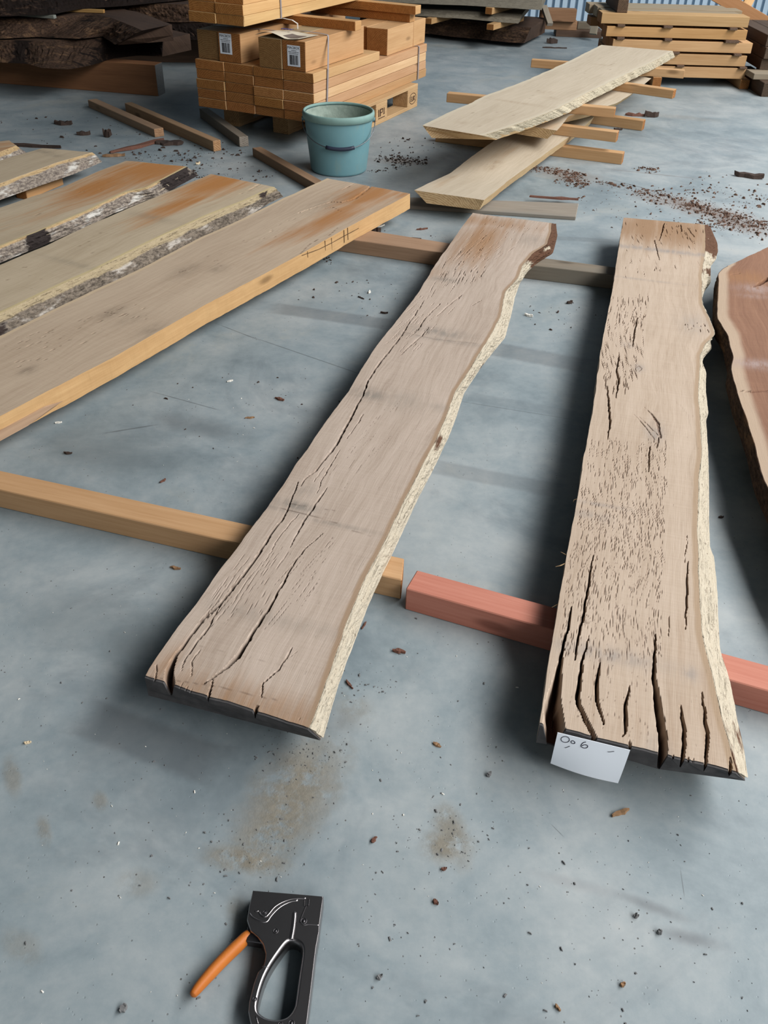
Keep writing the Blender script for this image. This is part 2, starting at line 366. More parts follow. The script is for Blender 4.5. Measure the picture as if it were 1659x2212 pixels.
    c = k.mix(k.math('MULTIPLY', k.math('SUBTRACT', 1.0, speck), k.step(n2, 0.45, 0.6)), c, srgb(88, 88, 86))
    h = k.math('ADD', k.math('MULTIPLY', n3, 0.35), k.math('MULTIPLY', k.math('MULTIPLY', mud, k.noise(p, 90, 4, 0.7)), 2.0))
    h = k.math('ADD', h, k.math('MULTIPLY', speck, 0.6))
    k.bump(h, 0.35, 0.002)
    rough = k.math('ADD', 0.44, k.math('ADD', k.math('MULTIPLY', n2, 0.22), k.math('MULTIPLY', mud, 0.3)))
    return k.out(c, rough, 0, 0.45)
FX0, FX1, FY0, FY1 = -6.0, 5.2, -4.0, 10.0
fl = mesh_obj('floor', [(FX0, FY0, -0.15), (FX1, FY0, -0.15), (FX1, FY1, -0.15), (FX0, FY1, -0.15), (FX0, FY0, 0), (FX1, FY0, 0), (FX1, FY1, 0), (FX0, FY1, 0)],
              [(3, 2, 1, 0), (4, 5, 6, 7), (0, 1, 5, 4), (1, 2, 6, 5), (2, 3, 7, 6), (3, 0, 4, 7)], floor_material())
tag(fl, kind='structure')

def corrugated(name, p0, p1, z0, z1, mat, pitch=0.073, depth=0.045):
    p0, p1 = np.array(p0), np.array(p1); L = np.linalg.norm(p1 - p0); d = (p1 - p0) / L; nrm = np.array([d[1], -d[0]])
    prof = [(0, 0), (0.24, 0), (0.32, 1), (0.92, 1)]
    pts = []
    for i in range(int(L / pitch)):
        for u, h in prof: pts.append(p0 + d * (i + u) * pitch + nrm * h * depth)
    n = len(pts); V = []
    for q in pts:
        b = q - nrm * 0.004
        V += [(q[0], q[1], z0), (q[0], q[1], z1), (b[0], b[1], z0), (b[0], b[1], z1)]
    F = []
    for i in range(n - 1):
        a = 4 * i; b = a + 4
        F += [(a, b, b + 1, a + 1), (b + 2, a + 2, a + 3, b + 3), (a + 1, b + 1, b + 3, a + 3), (b, a, a + 2, b + 2)]
    F += [(0, 1, 3, 2), (4 * n - 4, 4 * n - 2, 4 * n - 1, 4 * n - 3)]
    return tag(mesh_obj(name, V, F, mat), kind='structure')
WALLM = plain('pale_blue_sheet_metal', srgb(176, 196, 212), 0.45, 0, 0.08, 8)
CEILM = plain('dark_roof_sheet', srgb(70, 74, 78), 0.7, 0, 0.15, 4)
corrugated('wall_back', (FX0, 9.62), (FX1 + 0.6, 9.62), -0.0, 4.6, WALLM)
corrugated('wall_left', (FX0 + 0.1, FY0), (FX0 + 0.1, 9.6), 0.0, 4.6, plain('grey_sheet_metal', srgb(90, 98, 104), 0.6, 0, 0.1, 6))
corrugated('wall_front', (-1.5, FY0 + 0.05), (FX0, FY0 + 0.05), 0.0, 4.6, CEILM)
ce = box('ceiling', FX0, 3.6, FY0, 10.0, 4.6, 4.68, CEILM, None, 0); tag(ce, kind='structure')

# ------------------------------------------------------------------ live-edge slabs
def extrude_line(P, d0=0.0, d1=0.0):
    P = np.array(P, float)
    if d0: P = np.vstack([P[0] + (P[0] - P[1]) / np.linalg.norm(P[0] - P[1]) * d0, P])
    if d1: P = np.vstack([P, P[-1] + (P[-1] - P[-2]) / np.linalg.norm(P[-1] - P[-2]) * d1])
    return P
def slab(name, label, L, R, z0, t, mats, Rout=None, Lout=None, cat='slab', group=None, li=0.0, ri=0.0, du=0.01, dv=0.01,
         cracks=(), checks=(), stn=(), org=(), sapL=0.0, sapR=0.0, rough=0.0025, seed=1, sealed=None, bark=None, brk=(), bark_sap=0.5, bulge=0.006, bark_name='bark_edge', max_out=0.3):
    """L, R: world outlines of the upper face (near end first); Rout/Lout: world outline of the lower edge; bark strips become parts"""
    L = np.array(L, float); R = np.array(R, float)
    m0 = (L[0] + R[0]) / 2; m1 = (L[-1] + R[-1]) / 2; d = m1 - m0; length = np.linalg.norm(d); d /= length; x = np.array([d[1], -d[0]])
    loc = lambda P: np.stack([(np.asarray(P, float) - m0) @ x, (np.asarray(P, float) - m0) @ d], -1)
    nu = max(8, int(length / du)) + 1; s = np.linspace(0, 1, nu)
    def resamp(P):
        p = loc(P); y = np.maximum.accumulate(p[:, 1] + np.arange(len(p)) * 1e-6)
        ys = y[0] + s * (y[-1] - y[0]); xs = np.interp(ys, y, p[:, 0])
        if nu > 60:
            kk = max(3, int(0.03 / du) | 1); pad = np.pad(xs, kk // 2, mode='edge'); xs = np.convolve(pad, np.ones(kk) / kk, 'valid')
        return np.stack([xs, ys], -1)
    l, r = resamp(L), resamp(R)
    uu = s * length
    l[:, 0] += noise1(uu * 14, seed) * rough; r[:, 0] += noise1(uu * 14, seed + 1) * rough
    wid = np.mean(r[:, 0] - l[:, 0]); nv = max(6, int(wid / dv))
    tt = np.linspace(0, 1, nv + 1)
    G = l[:, None, :] + (r - l)[:, None, :] * tt[None, :, None]
    endw = noise1(tt * 9, seed + 5) * 0.0025
    G[0, :, 1] += endw; G[-1, :, 1] += noise1(tt * 9, seed + 6) * 0.004
    H = noise2(G[..., 1] * 5, G[..., 0] * 16, seed) * 0.0006
    K = np.zeros_like(H)
    def groove(p, q, w0, w1, dep, kst=0):
        lo, hi = min(p[1], q[1]) - 0.02, max(p[1], q[1]) + 0.02
        i0 = max(0, int(np.searchsorted(l[:, 1], lo)) - 12); i1 = min(nu, int(np.searchsorted(l[:, 1], hi)) + 12)
        if i1 <= i0: return
        g = G[i0:i1]; e = q - p; L2 = max(e @ e, 1e-9)
        xlo, xhi = min(p[0], q[0]) - 0.03, max(p[0], q[0]) + 0.03
        mid = g[len(g) // 2, :, 0]
        j0 = max(0, int(np.searchsorted(mid, xlo)) - 25); j1 = min(nv + 1, int(np.searchsorted(mid, xhi)) + 25)
        if j1 <= j0: return
        g = g[:, j0:j1]
        tpar = np.clip(((g - p) @ e) / L2, 0, 1)
        w = (w0 + (w1 - w0) * tpar) / 2
        dist = np.linalg.norm(g - p - tpar[..., None] * e, axis=-1)
        v = np.clip(1.35 - dist / np.maximum(w, 1e-4), 0, 1)
        dd = dep * np.minimum(1, w * 2 / 0.004)
        H[i0:i1, j0:j1] = np.minimum(H[i0:i1, j0:j1], -dd * v)
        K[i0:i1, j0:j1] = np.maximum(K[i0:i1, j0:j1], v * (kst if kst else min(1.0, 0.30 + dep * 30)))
    rng = np.random.RandomState(seed)
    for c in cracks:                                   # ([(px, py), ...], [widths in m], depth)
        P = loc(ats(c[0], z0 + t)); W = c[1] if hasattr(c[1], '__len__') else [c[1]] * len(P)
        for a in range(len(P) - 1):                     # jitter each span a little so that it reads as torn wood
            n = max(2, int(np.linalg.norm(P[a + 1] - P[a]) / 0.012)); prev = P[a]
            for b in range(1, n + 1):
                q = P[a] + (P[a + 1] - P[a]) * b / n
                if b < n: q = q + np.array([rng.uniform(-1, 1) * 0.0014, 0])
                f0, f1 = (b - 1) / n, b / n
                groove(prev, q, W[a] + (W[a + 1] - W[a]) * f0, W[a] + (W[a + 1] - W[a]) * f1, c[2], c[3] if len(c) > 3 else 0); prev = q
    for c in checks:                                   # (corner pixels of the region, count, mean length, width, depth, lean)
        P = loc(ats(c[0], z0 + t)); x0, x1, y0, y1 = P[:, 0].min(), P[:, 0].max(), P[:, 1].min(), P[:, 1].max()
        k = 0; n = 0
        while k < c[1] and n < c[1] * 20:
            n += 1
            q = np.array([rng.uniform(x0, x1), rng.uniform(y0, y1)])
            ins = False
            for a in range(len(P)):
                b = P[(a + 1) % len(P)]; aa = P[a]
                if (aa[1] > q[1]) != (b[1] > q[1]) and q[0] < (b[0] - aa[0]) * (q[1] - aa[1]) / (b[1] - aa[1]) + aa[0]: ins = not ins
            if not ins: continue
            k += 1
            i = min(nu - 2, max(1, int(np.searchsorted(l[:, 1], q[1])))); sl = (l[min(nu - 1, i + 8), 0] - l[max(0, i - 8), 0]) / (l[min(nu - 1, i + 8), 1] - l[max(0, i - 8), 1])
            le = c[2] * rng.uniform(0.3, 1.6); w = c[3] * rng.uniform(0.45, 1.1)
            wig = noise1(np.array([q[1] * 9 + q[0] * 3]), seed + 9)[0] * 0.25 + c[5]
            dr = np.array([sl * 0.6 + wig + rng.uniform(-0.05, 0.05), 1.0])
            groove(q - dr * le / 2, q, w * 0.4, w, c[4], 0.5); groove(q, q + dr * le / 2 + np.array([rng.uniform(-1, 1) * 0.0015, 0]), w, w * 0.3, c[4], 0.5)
    def blobs(lst):
        A = np.zeros_like(H)
        for px, py, ru, rv, st in lst:
            c = loc(ats([(px, py)], z0 + t))[0]
            e = ((G[..., 1] - c[1]) / ru) ** 2 + ((G[..., 0] - c[0]) / rv) ** 2
            A = np.maximum(A, st * np.exp(-e))
        return A
    ST, OR = blobs(stn), blobs(org)
    dl = G[..., 0] - l[:, None, 0]; dr = r[:, None, 0] - G[..., 0]
    SA = np.zeros_like(H)
    if sapL: SA = np.maximum(SA, np.clip(1.2 - dl / sapL, 0, 1))
    if sapR: SA = np.maximum(SA, np.clip(1.2 - dr / sapR, 0, 1))
    # assemble rings
    rb = r.copy(); lb = l.copy()
    if Rout is not None:
        ro = resamp(Rout); ro[:, 0] = np.maximum(ro[:, 0], r[:, 0] + 0.002); ro[:, 0] = np.minimum(ro[:, 0], r[:, 0] + max_out); rb = r + (ro - r) * 0.9
    else:
        rb[:, 0] -= ri + noise1(uu * 10, seed + 2) * 0.003; ro = None
    if Lout is not None:
        lo_ = resamp(Lout); lo_[:, 0] = np.minimum(lo_[:, 0], l[:, 0] - 0.002); lb = l + (lo_ - l) * 0.9
    else:
        lb[:, 0] += li; lo_ = None
    n_side = 3
    rings = [np.concatenate([G, (t + H)[..., None]], -1)]
    for a in range(1, n_side + 1):
        f = a / n_side; P = r + (rb - r) * f
        rings.append(np.concatenate([P + np.stack([noise1(uu * 40, seed + 20 + a) * 0.0008, uu * 0], -1), np.full((nu, 1), t * (1 - f))], -1)[:, None, :])
    P = (rb + lb) / 2; rings.append(np.concatenate([P, np.zeros((nu, 1))], -1)[:, None, :])
    for a in range(n_side, 0, -1):
        f = a / n_side; P = l + (lb - l) * f
        rings.append(np.concatenate([P, np.full((nu, 1), t * (1 - f))], -1)[:, None, :])
    A = np.concatenate(rings, 1); m = A.shape[1]; V = A.reshape(-1, 3)
    ii, jj = np.meshgrid(np.arange(nu - 1), np.arange(m), indexing='ij'); j2 = (jj + 1) % m
    F = np.stack([ii * m + jj, ii * m + j2, (ii + 1) * m + j2, (ii + 1) * m + jj], -1).reshape(-1, 4)
    mi = np.where(jj < nv, 0, 1).reshape(-1)
    faces = F.tolist() + [list(range(m))[::-1], [(nu - 1) * m + j for j in range(m)]]
    midx = np.concatenate([mi, [2, 2]])
    root = empty(name, (m0[0], m0[1], z0), math.atan2(-d[0], d[1]), label, cat, group)
    body = mesh_obj('plank_body', V, faces, mats, root, midx)
    z = np.zeros((nu, m - nv - 1)); pad = lambda Q: np.concatenate([Q, z], 1).reshape(-1)
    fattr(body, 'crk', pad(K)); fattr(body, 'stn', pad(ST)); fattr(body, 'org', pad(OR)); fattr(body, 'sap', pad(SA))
    gr = np.stack([A[..., 1], A[..., 0] - l[:, None, 0] * 0.8 + A[..., 2] - t + seed * 3.7, np.zeros((nu, m))], -1)
    vattr(body, 'gr', gr.reshape(-1, 3))
    # bark strips
    def strip(top, out, sgn, nm):
        kk = 11; f = np.linspace(0, 1, kk)
        P = top[:, None, :] + (out - top)[:, None, :] * f[None, :, None]; Z = t * (1 - f)[None, :] + np.zeros((nu, 1))
        nz = noise2(uu[:, None] * 22, f[None, :] * 3 + np.zeros((nu, 1)), seed + 40) * 0.7 + noise2(uu[:, None] * 90, f[None, :] * 9 + np.zeros((nu, 1)), seed + 41) * 0.6 + noise2(uu[:, None] * 9, f[None, :] * 22, seed + 42) * 0.7
        env = np.sin(np.pi * np.clip(f, 0.04, 0.93))[None, :]
        P = P.copy(); P[..., 0] += sgn * (0.0015 + bulge * (0.55 + nz) * env); Z = Z + 0.45 * bulge * nz * env
        Q = P[:, ::-1, :].copy(); Q[..., 0] -= sgn * (0.006 + bulge * env[:, ::-1]); QZ = Z[:, ::-1] - 0.002
        QZ[:, 0] = np.maximum(QZ[:, 0], 0.0)
        A2 = np.concatenate([np.concatenate([P, np.maximum(Z, 0.001)[..., None]], -1), np.concatenate([Q, np.maximum(QZ, 0.001)[..., None]], -1)], 1)
        m2 = A2.shape[1]; i2, k2 = np.meshgrid(np.arange(nu - 1), np.arange(m2), indexing='ij'); k3 = (k2 + 1) % m2
        F2 = np.stack([i2 * m2 + k2, i2 * m2 + k3, (i2 + 1) * m2 + k3, (i2 + 1) * m2 + k2], -1).reshape(-1, 4)
        if sgn < 0: F2 = F2[:, ::-1]
        c0 = list(range(m2)); c1 = [(nu - 1) * m2 + j for j in range(m2)]
        o = mesh_obj(nm, A2.reshape(-1, 3), F2.tolist() + ([c0[::-1], c1] if sgn > 0 else [c0, c1[::-1]]), bark, root)
        vattr(o, 'gr', np.stack([A2[..., 1], A2[..., 0], A2[..., 2] * 1.0], -1).reshape(-1, 3))
        ff = np.concatenate([f, f[::-1]])
        fattr(o, 'sap', np.broadcast_to(np.clip((bark_sap - ff) * 2.2 + 0.5, 0, 1)[None, :], (nu, m2)).reshape(-1))
        B = np.zeros(nu)
        for c, w, st in brk: B = np.maximum(B, st * np.exp(-((s - c) / w) ** 2))
        fattr(o, 'brk', np.broadcast_to(B[:, None], (nu, m2)).reshape(-1))
        return o
    if ro is not None: strip(r, ro, 1, bark_name)
    if lo_ is not None: strip(l, lo_, -1, bark_name)
    if sealed is not None:
        ring = A[0].copy(); ring[:, 2] = np.where(ring[:, 2] > t * 0.5, ring[:, 2] - 0.0015, ring[:, 2])
        fr = ring.copy(); fr[:, 1] -= 0.004
        o = mesh_obj('end_sealer', np.vstack([fr, ring]), [list(range(m))[::-1], list(range(m, 2 * m))] + [[j, (j + 1) % m, m + (j + 1) % m, m + j] for j in range(m)], sealed, root)
        o['label'] = 'black sealed end face'
    return root

mm = 0.001
# --- slab in the middle of the picture
ZA, TA = 0.056, 0.048
A_L = [(314, 1458), (363, 1386), (425, 1302), (480, 1222), (504, 1194), (580, 1094), (634, 1012), (712, 900), (756, 840), (801, 764), (845, 707), (903, 634), (936, 578), (999, 489), (1014, 469), (1022, 460)]
A_R = [(668, 1572), (695, 1495), (722, 1420), (748, 1345), (775, 1275), (800, 1225), (843, 1144), (887, 1053), (918, 993), (950, 931), (966, 893), (984, 845), (1027, 774), (1058, 727), (1081, 683), (1090, 632), (1118, 600), (1127, 575), (1152, 546), (1181, 528), (1190, 500), (1191, 482)]
A_O = [(697, 1594), (723, 1497), (742, 1443), (770, 1370), (796, 1302), (826, 1237), (857, 1174), (897, 1086), (932, 1018), (969, 942), (986, 895), (1001, 850), (1036, 796), (1067, 757), (1090, 730), (1105, 672), (1110, 645), (1124, 606), (1140, 585), (1163, 566), (1193, 548), (1203, 510), (1200, 484)]
A_cracks = [
    ([(368, 1500), (365, 1459), (368, 1441), (381, 1412), (405, 1383), (441, 1336), (480, 1300), (527, 1241), (561, 1194), (583, 1157), (615, 1113), (630, 1078), (640, 1053), (644, 1040)], [13 * mm, 12 * mm, 10 * mm, 5 * mm, 5 * mm, 5 * mm, 4 * mm, 5 * mm, 4.5 * mm, 4 * mm, 3 * mm, 2.5 * mm, 2.2 * mm, 1.5 * mm], 0.028),
    ([(650, 1050), (660, 1033), (681, 1019), (706, 987), (728, 959), (759, 900), (774, 870), (784, 855), (795, 821), (828, 774), (865, 727), (889, 690), (916, 649)], [2 * mm, 3 * mm, 3 * mm, 4 * mm, 5 * mm, 5 * mm, 4 * mm, 3.5 * mm, 4 * mm, 4.5 * mm, 4 * mm, 3 * mm, 2 * mm], 0.02),
    ([(477, 1308), (448, 1358), (420, 1395), (397, 1430), (392, 1450)], [2 * mm, 3 * mm, 3.5 * mm, 2 * mm, 1 * mm], 0.012),
    ([(442, 1476), (491, 1441), (513, 1419), (528, 1394), (560, 1347), (589, 1300), (618, 1247), (637, 1213), (662, 1182), (696, 1153)], [2 * mm, 5 * mm, 8 * mm, 6 * mm, 5 * mm, 4 * mm, 3 * mm, 2.5 * mm, 2 * mm, 1.5 * mm], 0.024),
    ([(632, 1398), (604, 1445), (567, 1477), (564, 1506)], [1.5 * mm, 2.6 * mm, 2 * mm, 1.5 * mm], 0.012),
    ([(555, 1526), (546, 1556)], [5 * mm, 6 * mm], 0.015), ([(459, 1468), (454, 1490), (446, 1516)], [1.5 * mm, 3 * mm, 4 * mm], 0.012),
    ([(337, 1437), (336, 1484)], [1.5 * mm, 2.5 * mm], 0.01), ([(431, 1405), (414, 1430), (413, 1462)], [2 * mm, 1.8 * mm, 1.2 * mm], 0.008),
    ([(706, 1053), (687, 1081), (665, 1113), (646, 1144), (627, 1182)], [2 * mm, 3.5 * mm, 4 * mm, 3 * mm, 1.5 * mm], 0.014),
    ([(734, 972), (715, 1003), (696, 1034), (684, 1066)], [1.5 * mm, 2.5 * mm, 2 * mm, 1.2 * mm], 0.01),
    ([(645, 1110), (605, 1157), (590, 1182), (560, 1232)], [2 * mm, 2.2 * mm, 1.6 * mm, 1 * mm], 0.008),
    ([(997, 637), (970, 659), (943, 683)], [3 * mm, 4 * mm, 2.5 * mm], 0.012), ([(925, 708), (909, 727), (885, 748), (865, 767)], [3.5 * mm, 4 * mm, 4 * mm, 2 * mm], 0.012),
    ([(950, 656), (916, 690), (903, 712), (884, 728)], [3 * mm, 4 * mm, 4 * mm, 2 * mm], 0.014), ([(1040, 648), (1020, 660)], 2 * mm, 0.006),
    ([(700, 1010), (678, 1040)], 1.6 * mm, 0.006), ([(784, 895), (765, 925), (748, 948)], [2 * mm, 2.4 * mm, 1.2 * mm], 0.01),
    ([(640, 1408), (610, 1430)], 1 * mm, 0.004),
    ([(590, 1092), (620, 1101), (668, 1113), (728, 1130)], [1 * mm, 3 * mm, 3 * mm, 1.5 * mm], 0.0004, 0.55), ([(625, 1087), (660, 1094)], 3 * mm, 0.0003, 0.5), ([(700, 1100), (724, 1103)], 2 * mm, 0.0003, 0.4), ([(760, 1146), (800, 1158)], 2 * mm, 0.0003, 0.4),
    ([(320, 1462), (365, 1468), (470, 1483), (560, 1505), (600, 1512)], 2 * mm, 0.0008, 0.4), ([(870, 717), (940, 733), (1030, 742)], 3 * mm, 0.0003, 0.35), ([(945, 602), (985, 606)], 3 * mm, 0.0003, 0.45), ([(430, 1395), (620, 1440)], 1.2 * mm, 0.0003, 0.2)]
A_checks = [([(965, 560), (1060, 500), (1050, 600), (920, 640)], 80, 0.06, 3.2 * mm, 0.008, 0.05), ([(1010, 500), (1150, 490), (1090, 560), (1000, 560)], 40, 0.04, 3 * mm, 0.005, 0.1),
            ([(900, 640), (1000, 640), (900, 760), (830, 740)], 40, 0.05, 2.6 * mm, 0.006, 0.1), ([(500, 1220), (640, 1180), (560, 1340), (430, 1330)], 42, 0.06, 2.0 * mm, 0.005, 0.0),
            ([(620, 1210), (740, 1160), (640, 1340), (560, 1330)], 24, 0.06, 1.5 * mm, 0.003, 0.1), ([(700, 1000), (880, 850), (840, 950), (720, 1100)], 14, 0.08, 1.2 * mm, 0.002, 0.1),
            ([(340, 1500), (650, 1580), (660, 1550), (360, 1470)], 14, 0.02, 2 * mm, 0.006, 0.0), ([(1020, 470), (1180, 470), (1185, 500), (1010, 490)], 22, 0.03, 3 * mm, 0.006, 0.0)]
A_stn = [(640, 1092, 0.018, 0.05, 0.9), (600, 1098, 0.01, 0.09, 0.5), (720, 1132, 0.008, 0.09, 0.5), (800, 852, 0.03, 0.05, 0.8), (950, 718, 0.03, 0.08, 0.75), (960, 604, 0.02, 0.05, 0.6), (870, 866, 0.05, 0.06, 0.35), (960, 735, 0.015, 0.13, 0.5),
         (470, 1500, 0.03, 0.2, 0.25), (1150, 520, 0.06, 0.06, 0.4), (950, 880, 0.02, 0.03, 0.4), (560, 1330, 0.02, 0.2, 0.3), (657, 1060, 0.03, 0.025, 0.4)]
slab('oak_slab', 'long grey-pink oak slab mid-floor with deep cracks along its left side',
     ats(A_L, ZA + TA), ats(A_R, ZA + TA), ZA, TA, [OAKA, OAKA, SEAL], Rout=ats(A_O, ZA), du=0.003, dv=0.0018, cracks=A_cracks, checks=A_checks, stn=A_stn,
     org=[(1040, 520, 0.3, 0.10, 0.9), (1020, 475, 0.1, 0.3, 0.8), (540, 1535, 0.07, 0.3, 0.75), (330, 1450, 0.10, 0.06, 0.7), (930, 590, 0.1, 0.05, 0.5), (720, 1490, 0.25, 0.03, 0.5), (790, 1290, 0.3, 0.02, 0.6)],
     sapR=0.014, seed=3, sealed=SEAL, bark=SAPB, brk=[(0.97, 0.10, 1.0), (0.86, 0.05, 0.8), (0.36, 0.03, 0.45), (0.52, 0.05, 0.4)], bark_sap=1.6, bulge=0.005, bark_name='live_edge')

# --- slab with the number card
ZB, TB = 0.059, 0.047
B_L = [(1166, 1560), (1175, 1503), (1195, 1376), (1210, 1285), (1224, 1206), (1247, 1076), (1261, 990), (1280, 889), (1291, 812), (1298, 754), (1319, 650), (1338, 525), (1344, 490), (1347, 470)]
B_R = [(1590, 1666), (1576, 1607), (1559, 1555), (1539, 1467), (1518, 1392), (1513, 1314), (1508, 1217), (1505, 1148), (1507, 1089), (1510, 1029), (1516, 980), (1512, 908), (1508, 855), (1511, 800), (1513, 766), (1524, 742), (1544, 722), (1533, 690), (1516, 655), (1515, 597), (1521, 553), (1524, 530), (1523, 505), (1523, 485)]
B_O = [(1613, 1680), (1604, 1615), (1593, 1570), (1574, 1470), (1553, 1405), (1551, 1370), (1546, 1260), (1539, 1194), (1531, 1188), (1530, 1140), (1529, 1085), (1529, 1009), (1528, 980), (1523, 908), (1529, 894), (1523, 843), (1524, 803), (1533, 766), (1547, 738), (1549, 722), (1538, 690), (1524, 652), (1534, 611), (1534, 575), (1545, 561), (1550, 542), (1548, 525), (1534, 492), (1528, 486)]
B_cracks = [
    ([(1197, 1580), (1193, 1522), (1204, 1467), (1212, 1425), (1217, 1390), (1229, 1350), (1235, 1309)], [26 * mm, 20 * mm, 11 * mm, 5 * mm, 3.5 * mm, 3 * mm, 1.5 * mm], 0.045),
    ([(1206, 1580), (1203, 1522)], [18 * mm, 12 * mm], 0.045),
    ([(1243, 1425), (1246, 1395), (1260, 1328), (1268, 1285), (1274, 1245), (1282, 1198)], [1.5 * mm, 3 * mm, 4 * mm, 3.5 * mm, 3 * mm, 1.5 * mm], 0.02),
    ([(1282, 1590), (1263, 1555), (1250, 1522), (1248, 1496), (1253, 1457), (1260, 1418), (1271, 1379)], [4 * mm, 4 * mm, 6 * mm, 6.5 * mm, 5 * mm, 3 * mm, 1.5 * mm], 0.028),
    ([(1286, 1592), (1272, 1562), (1258, 1530)], [3 * mm, 2.5 * mm, 1.5 * mm], 0.012),
    ([(1305, 1565), (1292, 1522), (1289, 1496), (1292, 1457), (1297, 1431)], [1.5 * mm, 4 * mm, 5 * mm, 4 * mm, 1.5 * mm], 0.024),
    ([(1344, 1591), (1352, 1578), (1351, 1555), (1351, 1519), (1360, 1482)], [1.5 * mm, 3 * mm, 5 * mm, 4.5 * mm, 1.5 * mm], 0.018),
    ([(1430, 1642), (1432, 1597), (1427, 1555), (1419, 1506), (1414, 1474), (1414, 1425), (1416, 1370)], [11 * mm, 11 * mm, 11 * mm, 9 * mm, 6 * mm, 4 * mm, 1.5 * mm], 0.036),
    ([(1474, 1650), (1477, 1594), (1476, 1561), (1469, 1522)], [4 * mm, 5 * mm, 4 * mm, 1.5 * mm], 0.02),
    ([(1525, 1660), (1528, 1594), (1523, 1545), (1516, 1496)], [3 * mm, 4.5 * mm, 3.5 * mm, 1.5 * mm], 0.02),
    ([(1575, 1672), (1578, 1650), (1577, 1635)], [4 * mm, 3 * mm, 1.5 * mm], 0.012), ([(1362, 1614), (1360, 1600)], [4 * mm, 2 * mm], 0.01),
    ([(1488, 1650), (1487, 1636)], [3 * mm, 1.5 * mm], 0.01), ([(1498, 1653), (1497, 1640)], [3 * mm, 1.5 * mm], 0.01), ([(1455, 1645), (1454, 1632)], [3 * mm, 1.5 * mm], 0.01),
    ([(1484, 1156), (1481, 1190), (1479, 1215)], [1.2 * mm, 1.8 * mm, 1 * mm], 0.008), ([(1486, 1213), (1484, 1260), (1483, 1300), (1481, 1358)], [1.5 * mm, 2.8 * mm, 3 * mm, 1.2 * mm], 0.014),
    ([(1444, 1330), (1443, 1375)], 1.5 * mm, 0.006), ([(1337, 769), (1332, 798), (1337, 819), (1331, 860)], [3 * mm, 3.5 * mm, 5 * mm, 1.5 * mm], 0.014),
    ([(1312, 834), (1315, 875), (1318, 913), (1312, 949)], [2 * mm, 4 * mm, 4 * mm, 1.5 * mm], 0.014), ([(1404, 964), (1402, 1000), (1401, 1019)], [3 * mm, 3 * mm, 1.5 * mm], 0.01),
    ([(1377, 686), (1370, 719), (1367, 749)], [3 * mm, 4 * mm, 2 * mm], 0.012), ([(1392, 880), (1408, 894), (1424, 915), (1428, 947)], [1 * mm, 2 * mm, 3 * mm, 2 * mm], 0.006), ([(1423, 944), (1419, 966)], 2.5 * mm, 0.008),
    ([(1368, 894), (1394, 922), (1414, 950)], [1 * mm, 2.4 * mm, 2 * mm], 0.004), ([(1380, 900), (1400, 918), (1424, 942)], [1 * mm, 2 * mm, 1.5 * mm], 0.004),
    ([(1435, 482), (1430, 500), (1424, 520)], [4 * mm, 4 * mm, 2 * mm], 0.01), ([(1485, 492), (1500, 512)], 3 * mm, 0.006), ([(1470, 485), (1473, 500)], 3 * mm, 0.008), ([(1414, 518), (1420, 545), (1425, 562)], [3 * mm, 3 * mm, 2 * mm], 0.008),
    ([(1405, 893), (1420, 912), (1427, 945)], [3 * mm, 7 * mm, 5 * mm], 0.002, 0.75), ([(1372, 795), (1380, 790), (1386, 796), (1380, 802)], 3 * mm, 0.002, 0.6), ([(1350, 748), (1362, 746)], 4 * mm, 0.001, 0.4),
    ([(1300, 1113), (1296, 1118), (1300, 1124), (1309, 1122), (1311, 1115), (1305, 1111)], 1.6 * mm, 0.002)]
B_checks = [([(1300, 640), (1400, 640), (1390, 760), (1300, 800)], 130, 0.05, 2.8 * mm, 0.005, -0.05), ([(1300, 770), (1380, 770), (1370, 840), (1290, 850)], 60, 0.04, 2.6 * mm, 0.005, -0.05),
            ([(1275, 950), (1440, 950), (1440, 1080), (1250, 1080)], 260, 0.032, 2.0 * mm, 0.004, 0.0), ([(1255, 1080), (1435, 1080), (1435, 1230), (1225, 1230)], 420, 0.026, 1.9 * mm, 0.004, 0.0),
            ([(1225, 1230), (1430, 1230), (1430, 1420), (1205, 1420)], 420, 0.024, 1.8 * mm, 0.004, 0.0), ([(1270, 1400), (1400, 1400), (1400, 1480), (1280, 1480)], 60, 0.02, 1.5 * mm, 0.003, 0.0),
            ([(1220, 1560), (1400, 1600), (1400, 1500), (1230, 1500)], 40, 0.016, 1.2 * mm, 0.003, 0.1), ([(1345, 480), (1520, 490), (1510, 570), (1345, 600)], 60, 0.045, 3 * mm, 0.005, -0.1), ([(1470, 690), (1530, 700), (1530, 725), (1480, 720)], 12, 0.02, 3 * mm, 0.005, -0.2)]
bo_w, br_w = ats(B_O, ZB), ats(B_R, ZB + TB)
yy = np.linspace(2.38, 2.86, 25)                        # beside the reddish slab the edge drops straight down
bo_w = np.vstack([bo_w[bo_w[:, 1] < 2.36], np.stack([np.interp(yy, np.maximum.accumulate(br_w[:, 1]), br_w[:, 0]) + 0.003, yy], -1), bo_w[bo_w[:, 1] > 2.89]])
